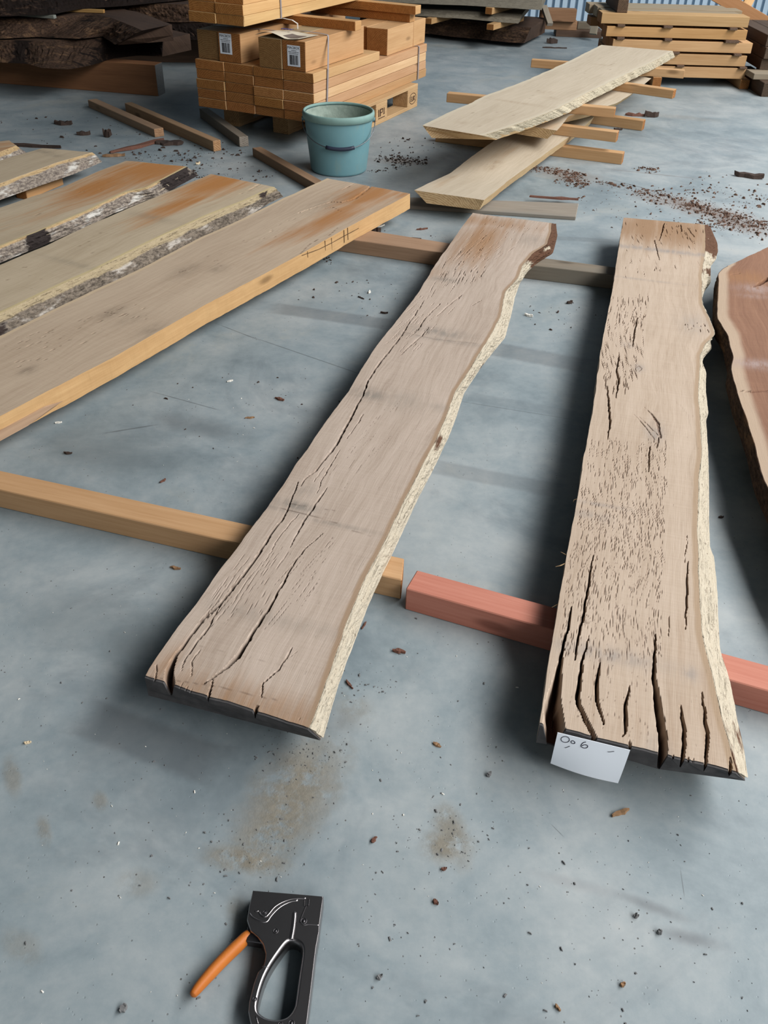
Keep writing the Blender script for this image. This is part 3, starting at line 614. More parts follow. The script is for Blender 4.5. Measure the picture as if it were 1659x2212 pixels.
slab_b = slab('oak_slab', 'pale oak slab with the white number card at its near end, covered in short checks',
     ats(B_L, ZB + TB), ats(B_R, ZB + TB), ZB, TB, [OAKB, OAKB, SEAL], Rout=bo_w, du=0.003, dv=0.0018, cracks=B_cracks, checks=B_checks,
     stn=[(1430, 541, 0.022, 0.3, 0.8), (1380, 603, 0.008, 0.14, 0.5), (1310, 1413, 0.02, 0.10, 0.6), (1295, 1090, 0.008, 0.06, 0.5), (1265, 1110, 0.015, 0.03, 0.5), (1415, 935, 0.05, 0.022, 0.75), (1380, 795, 0.025, 0.015, 0.7), (1355, 745, 0.02, 0.02, 0.4), (1490, 1455, 0.02, 0.015, 0.6), (1420, 1620, 0.03, 0.02, 0.5), (1500, 700, 0.08, 0.05, 0.4), (1303, 1118, 0.02, 0.02, 0.3)],
     org=[(1430, 495, 0.24, 0.4, 1.0), (1490, 1550, 0.25, 0.10, 0.35), (1350, 1560, 0.15, 0.12, 0.3), (1475, 1400, 0.3, 0.03, 0.3)], sapR=0.016, seed=5, sealed=SEAL, bark=SAPB,
     brk=[(0.95, 0.10, 1.0), (0.81, 0.02, 0.6), (0.02, 0.04, 0.5)], bark_sap=1.7, max_out=0.08, bulge=0.005, bark_name='live_edge')

for pts, r_ in ((((1226, 1200), (1218, 1196), (1211, 1192)), 0.0011), (((1222, 1217), (1210, 1222), (1200, 1224)), 0.0013), (((1209, 1303), (1200, 1308), (1192, 1312)), 0.0012), (((1246, 1078), (1240, 1080), (1238, 1085)), 0.001), (((1262, 985), (1257, 990), (1255, 998)), 0.0009)):
    W3 = [Vector(at(p[0], p[1], ZB + TB - 0.002 - 0.004 * i_)) for i_, p in enumerate(pts)]
    m_ = MB().tube([slab_b.matrix_basis.inverted() @ w for w in W3], [r_, r_ * 0.8, r_ * 0.3], 6); m_.build('torn_fibre', PALEEND, slab_b)
# --- reddish slab cut by the right edge of the picture
ZC, TC = 0.059, 0.052
C_L = [(1800, 1330), (1725, 1190), (1657, 1050), (1645, 1021), (1630, 956), (1611, 899), (1597, 863), (1581, 800), (1584, 771), (1580, 755), (1574, 725), (1557, 699), (1550, 687), (1551, 630), (1553, 592), (1562, 580), (1574, 574)]
C_R = [(2150, 1330), (2090, 1190), (2040, 1090), (1990, 960), (1960, 900), (1930, 840), (1905, 780), (1880, 700), (1850, 640), (1800, 560), (1740, 530), (1690, 536), (1650, 556)]
slab('red_brown_slab', 'reddish-brown slab with pale sapwood rim, cut off by the right edge of the photo',
     ats(C_L, ZC + TC), ats(C_R, ZC + TC), ZC, TC, [MAC, MACEDGE, MACEDGE], Lout=ats(C_L, ZC + TC) - np.array([0.003, 0.0]), du=0.006, dv=0.004,
     cracks=[([(1659, 602), (1640, 614), (1628, 620)], [14 * mm, 12 * mm, 3 * mm], 0.02), ([(1600, 844), (1625, 846), (1659, 845)], [4 * mm, 6 * mm, 6 * mm], 0.006), ([(1580, 593), (1598, 590)], 3 * mm, 0.004)],
     stn=[(1640, 787, 0.03, 0.10, 0.85), (1640, 625, 0.04, 0.07, 0.8), (1630, 640, 0.02, 0.05, 0.5)], org=[(1600, 600, 0.1, 0.12, 0.8)], sapL=0.05, seed=8, bark=BARKD, bark_sap=-0.5, bulge=0.003)

# --- the group of slabs on the left
ZD, TD = 0.055, 0.062
D_L = [(-330, 880), (0, 726), (152, 651), (304, 580), (439, 510), (500, 484), (608, 430), (644, 414), (707, 385)]
D_R = [(-330, 1040), (0, 899), (118, 837), (243, 773), (354, 709), (439, 661), (560, 597), (647, 550), (716, 511), (787, 471), (841, 443), (886, 418)]
D_cracks = [([(804, 400), (790, 412), (765, 430), (740, 437), (715, 436), (680, 448), (645, 460)], [4 * mm, 7 * mm, 8 * mm, 5 * mm, 4 * mm, 6 * mm, 3 * mm], 0.012, 0.95), ([(765, 396), (750, 404), (740, 410)], [4 * mm, 5 * mm, 2 * mm], 0.006, 0.95),
            ([(700, 450), (718, 448), (735, 456)], [3 * mm, 4 * mm, 2 * mm], 0.005, 0.95), ([(318, 720), (330, 717), (346, 715)], [3 * mm, 5 * mm, 3 * mm], 0.005, 0.95), ([(316, 707), (326, 716)], 2 * mm, 0.003, 0.95),
            ([(225, 674), (240, 676), (258, 678)], 2 * mm, 0.002, 0.95), ([(50, 803), (62, 801)], 3 * mm, 0.004, 0.95), ([(646, 550), (668, 528), (690, 515)], [2.5 * mm, 2.5 * mm, 1.5 * mm], 0.002, 0.95), ([(710, 508), (728, 492)], 2.5 * mm, 0.003, 0.95), ([(384, 588), (400, 583)], 3 * mm, 0.003, 0.95)]
slab_d = slab('oak_slab', 'broad tan oak slab with a clean sawn orange edge, end pointing at the blue bucket',
     ats(D_L, ZD + TD), ats(D_R, ZD + TD), ZD, TD, [OAKD, FRESH, FRESH], du=0.006, dv=0.004, cracks=D_cracks,
     checks=[([(0, 740), (300, 650), (330, 690), (30, 820)], 90, 0.025, 2.4 * mm, 0.004, 0.0), ([(560, 490), (640, 470), (620, 510), (560, 520)], 14, 0.025, 2.6 * mm, 0.004, 0.0), ([(430, 560), (560, 500), (560, 540), (430, 600)], 14, 0.02, 2 * mm, 0.003, 0.0)],
     stn=[(240, 676, 0.05, 0.025, 0.7), (280, 690, 0.06, 0.03, 0.35), (400, 585, 0.07, 0.03, 0.6), (470, 580, 0.04, 0.03, 0.5), (60, 800, 0.03, 0.02, 0.7), (330, 712, 0.05, 0.03, 0.5), (700, 440, 0.15, 0.05, 0.4)],
     org=[(800, 420, 0.25, 0.12, 0.95), (720, 470, 0.35, 0.07, 0.9), (640, 500, 0.25, 0.06, 0.7), (870, 420, 0.1, 0.2, 0.7)], sapL=0.02, seed=11)
def on_face(px, py, a, b, off=0.0006):
    """point of the photo on the upright sawn face that hangs below the edge a-b of the tan slab"""
    A, B = at(*a, ZD + TD), at(*b, ZD + TD); d = (B - A)[:2]; n = np.array([d[1], -d[0]]) / np.linalg.norm(d)
    r = at(px, py, 0.0) - np.array([0, 0, CAM_H]); c0 = np.array([0, 0, CAM_H])
    t = ((A[:2] - c0[:2]) @ n + off) / (r[:2] @ n); return slab_d.matrix_basis.inverted() @ Vector(c0 + r * t)
FA, FB = (647, 550), (787, 471)
for pts in (((652, 552), (690, 538), (716, 525), (745, 509), (775, 493)), ((664, 543), (665, 556)), ((702, 520), (703, 541)), ((716, 514), (717, 540)), ((743, 497), (744, 524)), ((751, 492), (752, 518))):
    MB().tube([on_face(*p, FA, FB) for p in pts], 0.0011, 6).build('saw_mark', BARKX, slab_d)
FA, FB = (0, 899), (118, 837)
bm = bmesh.new(); pp = [on_face(*p, FA, FB, 0.0) for p in ((-60, 962), (0, 929), (45, 905), (95, 878), (140, 864), (110, 885), (60, 923), (0, 957), (-60, 990))]
qq = [on_face(*p, FA, FB, 0.0035) for p in ((-60, 964), (0, 931), (45, 908), (95, 881), (136, 866), (108, 884), (60, 920), (0, 954), (-60, 986))]
for w_ in pp + qq: w_.z = max(w_.z, 0.0015)
bm_prism(bm, pp, qq); bm_obj('wane_patch', bm, TIMB, slab_d)
ZE, TE = 0.055, 0.055
E_L = [(-300, 690), (0, 572), (101, 530), (186, 489), (304, 439), (456, 376)]
E_R = [(-300, 800), (0, 677), (118, 621), (216, 577), (321, 523), (439, 469), (528, 434), (592, 404)]
E_O = [(-300, 862), (0, 731), (152, 655), (304, 584), (439, 514), (500, 488), (606, 424)]
slab('oak_slab', 'olive-tan oak slab with yellow-grey bark edge, behind the sawn-edged slab',
     ats(E_L, ZE + TE), ats(E_R, ZE + TE), ZE, TE, [OAKE, OAKE, PALEEND], Rout=ats(E_O, ZE), du=0.008, dv=0.006, bark=BARKG, bark_sap=0.34, bulge=0.007, brk=[(0.95, 0.04, 0.5), (0.22, 0.06, 0.4)],
     cracks=[([(560, 398), (540, 410), (518, 420)], [5 * mm, 6 * mm, 3 * mm], 0.006, 0.9)], checks=[([(0, 600), (250, 480), (300, 520), (30, 650)], 40, 0.02, 2 * mm, 0.002, 0.0)],
     stn=[(330, 470, 0.03, 0.1, 0.5), (160, 570, 0.02, 0.15, 0.4)], org=[(470, 395, 0.35, 0.14, 1.0), (390, 440, 0.3, 0.07, 0.9), (330, 475, 0.2, 0.05, 0.5)], sapR=0.015, seed=13)
ZF, TF = 0.055, 0.055
F_L = [(-300, 540), (0, 449), (68, 425), (135, 405), (209, 371), (273, 347)]
F_R = [(-300, 640), (0, 531), (84, 499), (186, 456), (270, 415), (317, 405), (403, 360)]
F_O = [(-300, 690), (0, 566), (101, 524), (203, 478), (321, 431), (423, 378)]
slab('oak_slab', 'orange-ended oak slab with white flaking bark, third from the blue bucket',
     ats(F_L, ZF + TF), ats(F_R, ZF + TF), ZF, TF, [OAKE, OAKE, PALEEND], Rout=ats(F_O, ZF), du=0.008, dv=0.006, bark=BARKP, bark_sap=0.12, bulge=0.008, brk=[(0.93, 0.09, 1.0), (0.42, 0.035, 1.0)],
     checks=[([(60, 430), (260, 380), (250, 410), (60, 470)], 20, 0.03, 2.5 * mm, 0.003, 0.0)],
     org=[(330, 365, 0.4, 0.2, 1.0), (230, 400, 0.4, 0.15, 0.9), (100, 450, 0.35, 0.12, 0.45), (20, 470, 0.3, 0.08, 0.4)], sapR=0.012, seed=17)
G_L = [(-260, 420), (0, 347), (34, 336), (91, 320)]
G_R = [(-260, 500), (0, 396), (40, 381), (120, 352), (199, 329)]
G_O = [(-260, 545), (0, 432), (101, 396), (160, 376), (220, 350)]
slab('oak_slab', 'olive-grey oak slab with pale lichen bark edge, by the photo\'s left edge',
     ats(G_L, 0.11), ats(G_R, 0.11), 0.055, 0.055, [OAKE, OAKE, PALEEND], Rout=ats(G_O, 0.055), du=0.01, dv=0.008, bark=BARKP, bark_sap=0.2, bulge=0.007, brk=[(0.75, 0.05, 0.35)],
     stn=[(95, 328, 0.02, 0.05, 0.7), (118, 336, 0.02, 0.04, 0.6)], seed=19)
H_L = [(-260, 335), (-60, 312), (20, 303)]
H_R = [(-260, 385), (-60, 352), (0, 328), (34, 314)]
H_O = [(-260, 398), (-60, 372), (0, 346), (42, 326)]
slab('oak_slab', 'tip of a bark-edged slab cut off by the left edge of the photo',
     ats(H_L, 0.11), ats(H_R, 0.11), 0.055, 0.055, [OAKE, OAKE, PALEEND], Rout=ats(H_O, 0.055), du=0.01, dv=0.008, bark=BARKP, bark_sap=0.3, bulge=0.006, org=[(0, 315, 0.4, 0.2, 0.6)], seed=23)

# --- sticked pile of fresh slabs in the middle distance
J_L = [(895, 411), (930, 394), (972, 375), (1024, 334), (1073, 300), (1130, 258), (1200, 215)]
J_R = [(1046, 432), (1075, 410), (1103, 386), (1170, 338), (1228, 296), (1264, 271), (1283, 252)]
slab('oak_slab', 'lowest and nearest of the fresh pale slabs stacked on sticks, end over the grey plank',
     ats(J_L, 0.10), ats(J_R, 0.10), 0.055, 0.045, [ASHI, PALEEND, PALEEND], li=0.06, ri=0.02, du=0.01, dv=0.006, stn=[(1060, 362, 0.05, 0.03, 0.6), (1075, 350, 0.03, 0.03, 0.5), (975, 382, 0.02, 0.015, 0.5)],
     org=[(960, 395, 0.15, 0.05, 0.5), (1080, 330, 0.4, 0.06, 0.35)], cracks=[([(1050, 355), (1080, 352)], 2 * mm, 0.001), ([(1062, 366), (1072, 345)], 2 * mm, 0.001)], seed=29)
K_L = [(1076, 262), (1130, 240), (1200, 200), (1260, 172), (1310, 152)]
K_R = [(1204, 282), (1229, 250), (1280, 238), (1330, 224), (1365, 203), (1386, 187), (1407, 169)]
slab('oak_slab', 'middle slab of the fresh stack, its sloping end peeping out under the top slab',
     ats(K_L, 0.195), ats(K_R, 0.195), 0.15, 0.045, [ASHI, PALEEND, PALEEND], li=0.02, ri=0.045, du=0.012, dv=0.008, org=[(1180, 275, 0.2, 0.1, 0.5)], cracks=[([(1150, 272), (1175, 260)], [3 * mm, 1 * mm], 0.004)], seed=31)
I_L = [(912, 271), (972, 241), (1010, 226), (1047, 207), (1140, 172), (1190, 150), (1234, 130), (1299, 97)]
I_R = [(1043, 293), (1122, 267), (1196, 239), (1271, 200), (1346, 164), (1421, 128), (1453, 110)]
I_O = [(1048, 296), (1124, 272), (1200, 245), (1275, 208), (1350, 172), (1425, 138), (1450, 122)]
slab('oak_slab', 'topmost broad pale slab of the fresh stack with a ragged live edge',
     ats(I_L, 0.285), ats(I_R, 0.285), 0.24, 0.045, [ASHI, PALEEND, PALEEND], li=0.05, du=0.012, dv=0.008, rough=0.005, sapL=0.03, sapR=0.03, Rout=ats(I_O, 0.24), bark=BARKE, bark_sap=1.3, bulge=0.0015, max_out=0.006, bark_name='live_edge',
     stn=[(1120, 222, 0.02, 0.12, 0.6), (1180, 200, 0.05, 0.05, 0.4), (1300, 140, 0.02, 0.05, 0.5), (1000, 265, 0.03, 0.03, 0.4), (1190, 212, 0.03, 0.04, 0.4)],
     checks=[([(1000, 250), (1400, 110), (1380, 130), (1050, 280)], 40, 0.04, 2.5 * mm, 0.002, 0.0)], seed=37)

# ------------------------------------------------------------------ sawn boards, beams and battens
FOOT = []                                              # footprints of what lies on the floor, kept free of crumbs
def board(name, label, p0, p1, w, h, z0, mat, cat='timber', group=None, side=0.5, bevel=0.002, tint=None, twist=0.0, parent=None, z1=None):
    """straight board from p0 to p1 (world xy of one bottom edge); side = share of the width on the right of p0->p1"""
    p0 = np.array(p0[:2], float); p1 = np.array(p1[:2], float); d = p1 - p0; L = np.linalg.norm(d); d /= L; r = np.array([d[1], -d[0]])
    c = (p0 + p1) / 2 + r * w * (side - 0.5)
    if z0 < 0.02: FOOT.append((c, d, L / 2 + 0.012, w / 2 + 0.012))
    bm = bmesh.new(); bm_box(bm, -w / 2, w / 2, -L / 2, L / 2, 0, h, bevel)
    for v in bm.verts: v.co.x += random.uniform(-1, 1) * 0.0008
    o = bm_obj(name, bm, mat, parent)
    o.location = (c[0], c[1], z0); rz = math.atan2(-d[0], d[1]); o.rotation_euler = (0, 0, rz)
    if z1 is not None:
        o.rotation_euler = (math.atan2(z1 - z0, L), 0, rz); o.location.z = (z0 + z1) / 2
    if tint: o.color = (*tint, 1)
    return tag(o, label, cat, group)
def board_px(name, label, a, b, w, h, z0, mat, **kw):
    return board(name, label, at(*a, z0), at(*b, z0), w, h, z0, mat, **kw)
def beam_quad(name, label, front, back, z0, h, mat, cat='timber', tint=None, ext0=0, ext1=0):
    """beam whose upper face corners are read off the photo: front edge (2 px), back edge (2 px)"""
    f = extrude_line(ats(front, z0 + h), ext0, ext1); b = extrude_line(ats(back, z0 + h), ext0, ext1)
    f = np.array([f[0], f[-1]]); b = np.array([b[0], b[-1]])
    d = (f[1] - f[0]); d /= np.linalg.norm(d); x = np.array([d[1], -d[0]]); c = (f.mean(0) + b.mean(0)) / 2
    loc = lambda p: ((p - c) @ x, (p - c) @ d)
    ring = [loc(f[0]), loc(f[1]), loc(b[1]), loc(b[0])]
    FOOT.append((c, d, np.linalg.norm(f[1] - f[0]) / 2 + 0.04, max(abs(p[0]) for p in ring) + 0.012))
    bm = bmesh.new(); bm_prism(bm, [(p[0], p[1], 0) for p in ring], [(p[0], p[1], h) for p in ring], 0.002)
    o = bm_obj(name, bm, mat); o.location = (c[0], c[1], z0); o.rotation_euler = (0, 0, math.atan2(-d[0], d[1]))
    if tint: o.color = (*tint, 1)
    return tag(o, label, cat)

beam_quad('timber_bearer', 'tan square bearer on the floor, crossing under the middle slab and running off left', [(0, 1058), (868, 1253)], [(0, 1016), (873, 1206)], 0, 0.0545, TIM, tint=(0.92, 0.88, 0.88), ext0=0.55)
beam_quad('timber_bearer', 'salmon-red square beam under the slab with the number card', [(877, 1271), (1659, 1492)], [(901, 1231), (1659, 1437)], 0, 0.058, TIMR, ext1=0.55)
beam_quad('timber_bearer', 'brown grooved bearer between the tan slab and the far end of the grey-pink slab', [(716, 511), (1075, 563)], [(744, 489), (1080, 543)], 0, 0.054, TIMB, tint=(0.86, 0.82, 0.80))
beam_quad('timber_bearer', 'greyish bearer between the far ends of the grey-pink and the checked slab', [(1086, 565), (1330, 594)], [(1088, 546), (1334, 578)], 0, 0.054, TIMG, tint=(0.80, 0.78, 0.74), ext1=0.1)
board_px('timber_bearer', 'small tan bearer end between the bark-edged slabs at the left', (60, 432), (138, 399), 0.06, 0.052, 0, TIM, side=0.0, tint=(0.9, 0.8, 0.7))
# loose battens
board_px('batten', 'brown batten on the floor, leftmost of the loose battens, bark strip at its end', (192, 232), (335, 297), 0.055, 0.042, 0, TIMB, side=0.0, group=None)
board_px('batten', 'long tan batten on the floor, second of the loose battens from the left', (272, 243), (462, 328), 0.045, 0.052, 0, TIMB, side=0.0, tint=(1.05, 1.02, 0.92))
board_px('batten', 'grey batten on the floor pointing at the front corner of the pallet stack', (432, 254), (518, 318), 0.05, 0.05, 0, TIMG, side=0.0)
board_px('batten', 'dark brown batten lying beside the bucket and running under the sawn-edged slab', (546, 338), (720, 440), 0.05, 0.042, 0, TIMB, side=0.0, tint=(0.72, 0.68, 0.64))
gp = beam_quad('plank', 'thin grey plank flat on the floor beneath the lowest fresh slab', [(880, 444), (1244, 468)], [(880, 426), (1250, 439)], 0, 0.016, TIMG, cat='plank', tint=(1.0, 1.02, 1.05), ext0=0.1)
# sticks of the fresh pile: (label, near bottom px of the front edge, left end, right end, level)
for lab, a, b, z, w, h in (
    ('orange stick on the floor under the fresh stack, nearest of all', (940, 306), (1342, 356), 0.0, 0.055, 0.054),
    ('stick on the floor under the fresh stack, second from the near end', (1080, 240), (1386, 283), 0.0, 0.055, 0.054),
    ('stick between lowest and middle fresh slab, nearer of the two, pale right end', (1060, 274), (1330, 308), 0.10, 0.05, 0.049),
    ('nearest stick directly under the topmost fresh slab, both ends sticking out', (964, 221), (1326, 255), 0.195, 0.05, 0.0445),
    ('second stick under the topmost fresh slab, only its right end showing', (1230, 182), (1452, 214), 0.195, 0.05, 0.0445),
    ('farthest stick under the topmost fresh slab, left end over bare floor', (1146, 146), (1476, 170), 0.195, 0.05, 0.0445),
    ('stick between lowest and middle fresh slab towards the far end', (1180, 190), (1330, 207), 0.10, 0.05, 0.049)):
    board_px('stacking_stick', lab, a, b, w, h, z, TIM, cat='stick', side=0.0, group='sticks of the fresh slab stack', tint=(0.92, 0.89, 0.86))

# ------------------------------------------------------------------ pallet stack
SA = math.radians(25.0); SO = np.array([-0.4177, 4.794]); EX = np.array([math.cos(SA), -math.sin(SA)]); EY = np.array([math.sin(SA), math.cos(SA)])
def sw(x, y): return SO + EX * x + EY * y
def sboard(name, label, x0, x1, y0, y1, z0, h, mat=None, tint=None, cat='board', group=None, bevel=0.002):
    bm = bmesh.new(); w, L = x1 - x0, y1 - y0
    bm_box(bm, -w / 2, w / 2, -L / 2, L / 2, 0, h, bevel)
    for v in bm.verts: v.co += Vector((random.uniform(-1, 1) * 0.0008, random.uniform(-1, 1) * 0.001, 0))
    o = bm_obj(name, bm, mat or TIM); c = sw((x0 + x1) / 2, (y0 + y1) / 2)
    o.location = (c[0], c[1], z0); o.rotation_euler = (0, 0, -SA)
    if tint: o.color = (*tint, 1)
    return tag(o, label, cat, group)
ORD = ['first', 'second', 'third', 'fourth', 'fifth', 'sixth']
PW = timber('pallet_wood', srgb(196, 164, 122), srgb(160, 126, 88), srgb(190, 154, 110), srgb(150, 114, 76), 0.5)
INK = plain('dark_ink', srgb(38, 34, 34), 0.7)
BURN = plain('burnt_stamp', srgb(70, 48, 34), 0.8)
pc = sw(-0.325, 0.695)
pal = empty('pallet', (pc[0], pc[1], 0), -SA, 'wooden pallet carrying the strapped stack of sawn boards behind the bucket', 'pallet')
def pbox(nm, x0, x1, y0, y1, z0, z1): return box(nm, x0, x1, y0, y1, z0, z1, PW, pal, 0.002)
for x in (-0.32, 0.0, 0.32): pbox('bottom_board', x - 0.05, x + 0.05, -0.5, 0.5, 0, 0.02)
for y in (-0.4275, 0.0, 0.4275): pbox('stringer_board', -0.37, 0.37, y - 0.0725, y + 0.0725, 0.095, 0.112)
for x in (-0.315, -0.155, 0.0, 0.155, 0.315): pbox('top_board', x - 0.055, x + 0.055, -0.5, 0.5, 0.112, 0.13)
for x in (-0.32, 0.0, 0.32):
    for y in (-0.4275, 0.0, 0.4275):
        b = pbox('block', x - 0.05, x + 0.05, y - 0.0725, y + 0.0725, 0.02, 0.095)
        if x > 0.3 and y >= 0:
            xs = x + 0.0502; st = MB(); zc = 0.0575
            def bar(y0, z0, y1, z1, r=0.0022): st.tube([(xs, y + y0, zc + z0), (xs, y + y1, zc + z1)], r, 6)
            if y > 0.1:
                ring = [(xs, y + 0.048 * math.cos(a), zc + 0.03 * math.sin(a)) for a in np.linspace(0, 2 * math.pi, 25)[:-1]]
                st.tube(ring, 0.0018, 6, True)
                bar(-0.03, -0.012, -0.03, 0.012); bar(-0.03, 0.012, -0.018, 0.012); bar(-0.03, 0, -0.02, 0); bar(-0.03, -0.012, -0.018, -0.012)
                bar(-0.01, 0.012, -0.01, -0.012); bar(-0.01, -0.012, 0.006, -0.012); bar(0.006, -0.012, 0.006, 0.012)
                bar(0.015, -0.012, 0.015, 0.012); bar(0.015, 0.012, 0.028, 0.010); bar(0.028, 0.010, 0.017, 0.0); bar(0.017, 0, 0.030, -0.012)
            else:
                bar(-0.04, -0.016, -0.04, 0.022, 0.004); bar(-0.02, -0.016, -0.02, 0.022, 0.004); bar(-0.02, 0.02, 0.005, 0.02, 0.003); bar(-0.02, 0.002, 0.0, 0.002, 0.003)
                bar(0.012, 0.0, 0.012, 0.022, 0.003); bar(0.03, -0.012, 0.03, 0.022, 0.003); bar(0.02, -0.01, 0.035, -0.01); bar(-0.045, -0.026, 0.04, -0.026)
            st.build('burnt_stamp', BURN, b)
ZP, BH, BW = 0.131, 0.0464, 0.1788
for r in range(5):
    for c in range(4):
        x0 = -0.715 + c * BW; jit = random.uniform(-0.008, 0.008); ln = random.uniform(0.745, 0.76) if r == 0 else 1.41 + random.uniform(-0.015, 0.01)
        t = random.uniform(0.80, 1.08); tint = (t, t * random.uniform(0.92, 1.0), t * random.uniform(0.82, 1.0))
        if r == 2 and c in (2, 3): tint = (1.18, 1.22, 1.30)
        sboard('sawn_board', 'orange sawn board, %s row down and %s from the left in the pallet stack' % (ORD[r], ORD[c]),
               x0 + 0.0016, x0 + BW - 0.0016, jit, jit + ln, ZP + (4 - r) * BH, BH - 0.0018, tint=tint, group='sawn boards of the pallet stack')
ZR = ZP + 5 * BH + 0.0004; Z2 = ZP + 4 * BH + 0.0004; BS = 0.135
GRN = (0.66, 0.84, 1.05)
b1 = sboard('square_beam', 'greyish square beam at the left edge on top of the pallet stack', -0.702, -0.567, 0.022, 0.66, ZR, BS, tint=GRN, cat='beam', group='square beams on the pallet stack')
b2 = sboard('square_beam', 'brown square beam with a barcode label, left one of two on the pallet stack', -0.565, -0.430, 0.012, 0.655, ZR, BS, tint=(0.86, 0.78, 0.70), cat='beam', group='square beams on the pallet stack')
b3 = sboard('square_beam', 'greyish square beam left of the front labelled beam on the pallet stack', -0.314, -0.180, 0.0, 0.63, ZR, BS, tint=(0.74, 0.90, 1.05), cat='beam', group='square beams on the pallet stack')
b4 = sboard('square_beam', 'brown square beam with a barcode label, at the front right of the pallet stack', -0.178, -0.044, 0.004, 0.635, ZR, BS, tint=(0.92, 0.84, 0.78), cat='beam', group='square beams on the pallet stack')
sboard('square_beam', 'tan square beam at the back right of the pallet stack, nearer piece', -0.156, -0.022, 0.89, 1.245, Z2, BS, tint=(1.0, 0.96, 0.92), cat='beam', group='square beams on the pallet stack')
sboard('square_beam', 'tan square beam at the very far right corner of the pallet stack', -0.156, -0.022, 1.248, 1.42, Z2, BS, tint=(1.04, 1.0, 0.95), cat='beam', group='square beams on the pallet stack')
sboard('square_beam', 'thin-looking tan beam left of the back right beam on the pallet stack', -0.30, -0.160, 0.90, 1.40, Z2, BS, tint=(0.95, 0.88, 0.8), cat='beam', group='square beams on the pallet stack')
sboard('square_beam', 'hidden-away square beam at the back left of the pallet stack', -0.70, -0.565, 0.90, 1.40, Z2, BS, tint=(0.9, 0.85, 0.8), cat='beam', group='square beams on the pallet stack')
ZT = ZR + BS + 0.0004
sx = lambda n, l, x0, x1, y0, y1, z, h, t: sboard(n, l, x0, x1, y0, y1, z, h, tint=t, cat='stick', group='sticks on the pallet stack')
sx('stacking_stick', 'long orange stick lying across the labelled beams under the upper bundle', -0.69, 0.010, 0.43, 0.50, ZT, 0.044, (1.0, 0.9, 0.75))
sx('stacking_stick', 'lower orange stick across the far end of the pallet stack', -0.69, -0.018, 1.18, 1.25, Z2 + BS + 0.0004, 0.0445, (0.95, 0.82, 0.66))
sx('stacking_stick', 'upper orange stick across the far end of the pallet stack', -0.69, 0.022, 1.165, 1.24, Z2 + BS + 0.0452, 0.0445, (1.05, 0.98, 0.85))
ZBN = ZT + 0.0448
for r in range(3):
    for c in range(2):
        jit = random.uniform(-0.006, 0.006); x0 = -0.69 + c * 0.165
        sboard('sawn_board', 'yellowish board of the upper bundle, %s layer from below, %s one' % (ORD[r], ('left', 'right')[c]), x0 + 0.0008, x0 + 0.164, -0.045 + jit, 1.30 + jit, ZBN + r * 0.0468, 0.0463,
               tint=(1.1 + 0.05 * r, 1.12, 0.98), group='boards of the upper bundle')
# barcode labels
PAPER = plain('white_label_paper', srgb(226, 232, 240), 0.6, 0, 0.03, 40)
def text_mesh(body, size, name):
    cu = bpy.data.curves.new(name, 'FONT'); cu.body = body; cu.size = size; cu.align_x = 'CENTER'; cu.extrude = 0.0002
    o = bpy.data.objects.new(name, cu); COL.objects.link(o)
    dg = bpy.context.evaluated_depsgraph_get(); me = bpy.data.meshes.new_from_object(o.evaluated_get(dg))
    V = [v.co.copy() for v in me.vertices]; F = [tuple(p.vertices) for p in me.polygons]
    bpy.data.objects.remove(o); bpy.data.curves.remove(cu); bpy.data.meshes.remove(me)
    return V, F
def barcode_label(beam, x, z, yface):
    lw, lh = 0.073, 0.094
    p = box('barcode_label', x - lw / 2, x + lw / 2, yface - 0.0008, yface - 0.0001, z - lh / 2, z + lh / 2, PAPER, beam, 0)
    p['label'] = 'white barcode label'
    m = MB(); V, F = text_mesh('MACBOX', 0.0155, 'text')
    conv = lambda v: Vector((x + v.x * 1.05, yface - 0.001 - v.z, z + v.y))
    m.add([conv(Vector((v.x, v.y + 0.031, v.z))) for v in V], F)
    def bar(x0, x1, z0, z1):
        Vb = [(x + a, yface - b, z + c) for c in (z0, z1) for a, b in ((x0, 0.0007), (x1, 0.0007), (x1, 0.0013), (x0, 0.0013))]
        m.add([Vector(v) for v in Vb], [(0, 1, 2, 3), (7, 6, 5, 4), (0, 4, 5, 1), (1, 5, 6, 2), (2, 6, 7, 3), (3, 7, 4, 0)])
    rs = random.Random(5)
    for zz, x0, x1 in ((0.024, -0.012, 0.016), (0.017, -0.029, 0.029), (0.010, -0.025, 0.027)):
        xx = x0
        while xx < x1: 
            w = rs.uniform(0.002, 0.006); bar(xx, min(xx + w, x1), zz - 0.0012, zz + 0.0012); xx += w + rs.uniform(0.0012, 0.002)
    xx = -0.023
    while xx < 0.024:
        w = rs.choice([0.0008, 0.0012, 0.002, 0.0028]); bar(xx, xx + w, -0.040, 0.004); xx += w + rs.choice([0.0009, 0.0014, 0.0022])
    m.build('label_printing', INK, p)
barcode_label(b2, -0.021, BS * 0.62, -0.3215 - 0.0010)
barcode_label(b4, 0.0, BS * 0.5, -0.3155 - 0.0010)
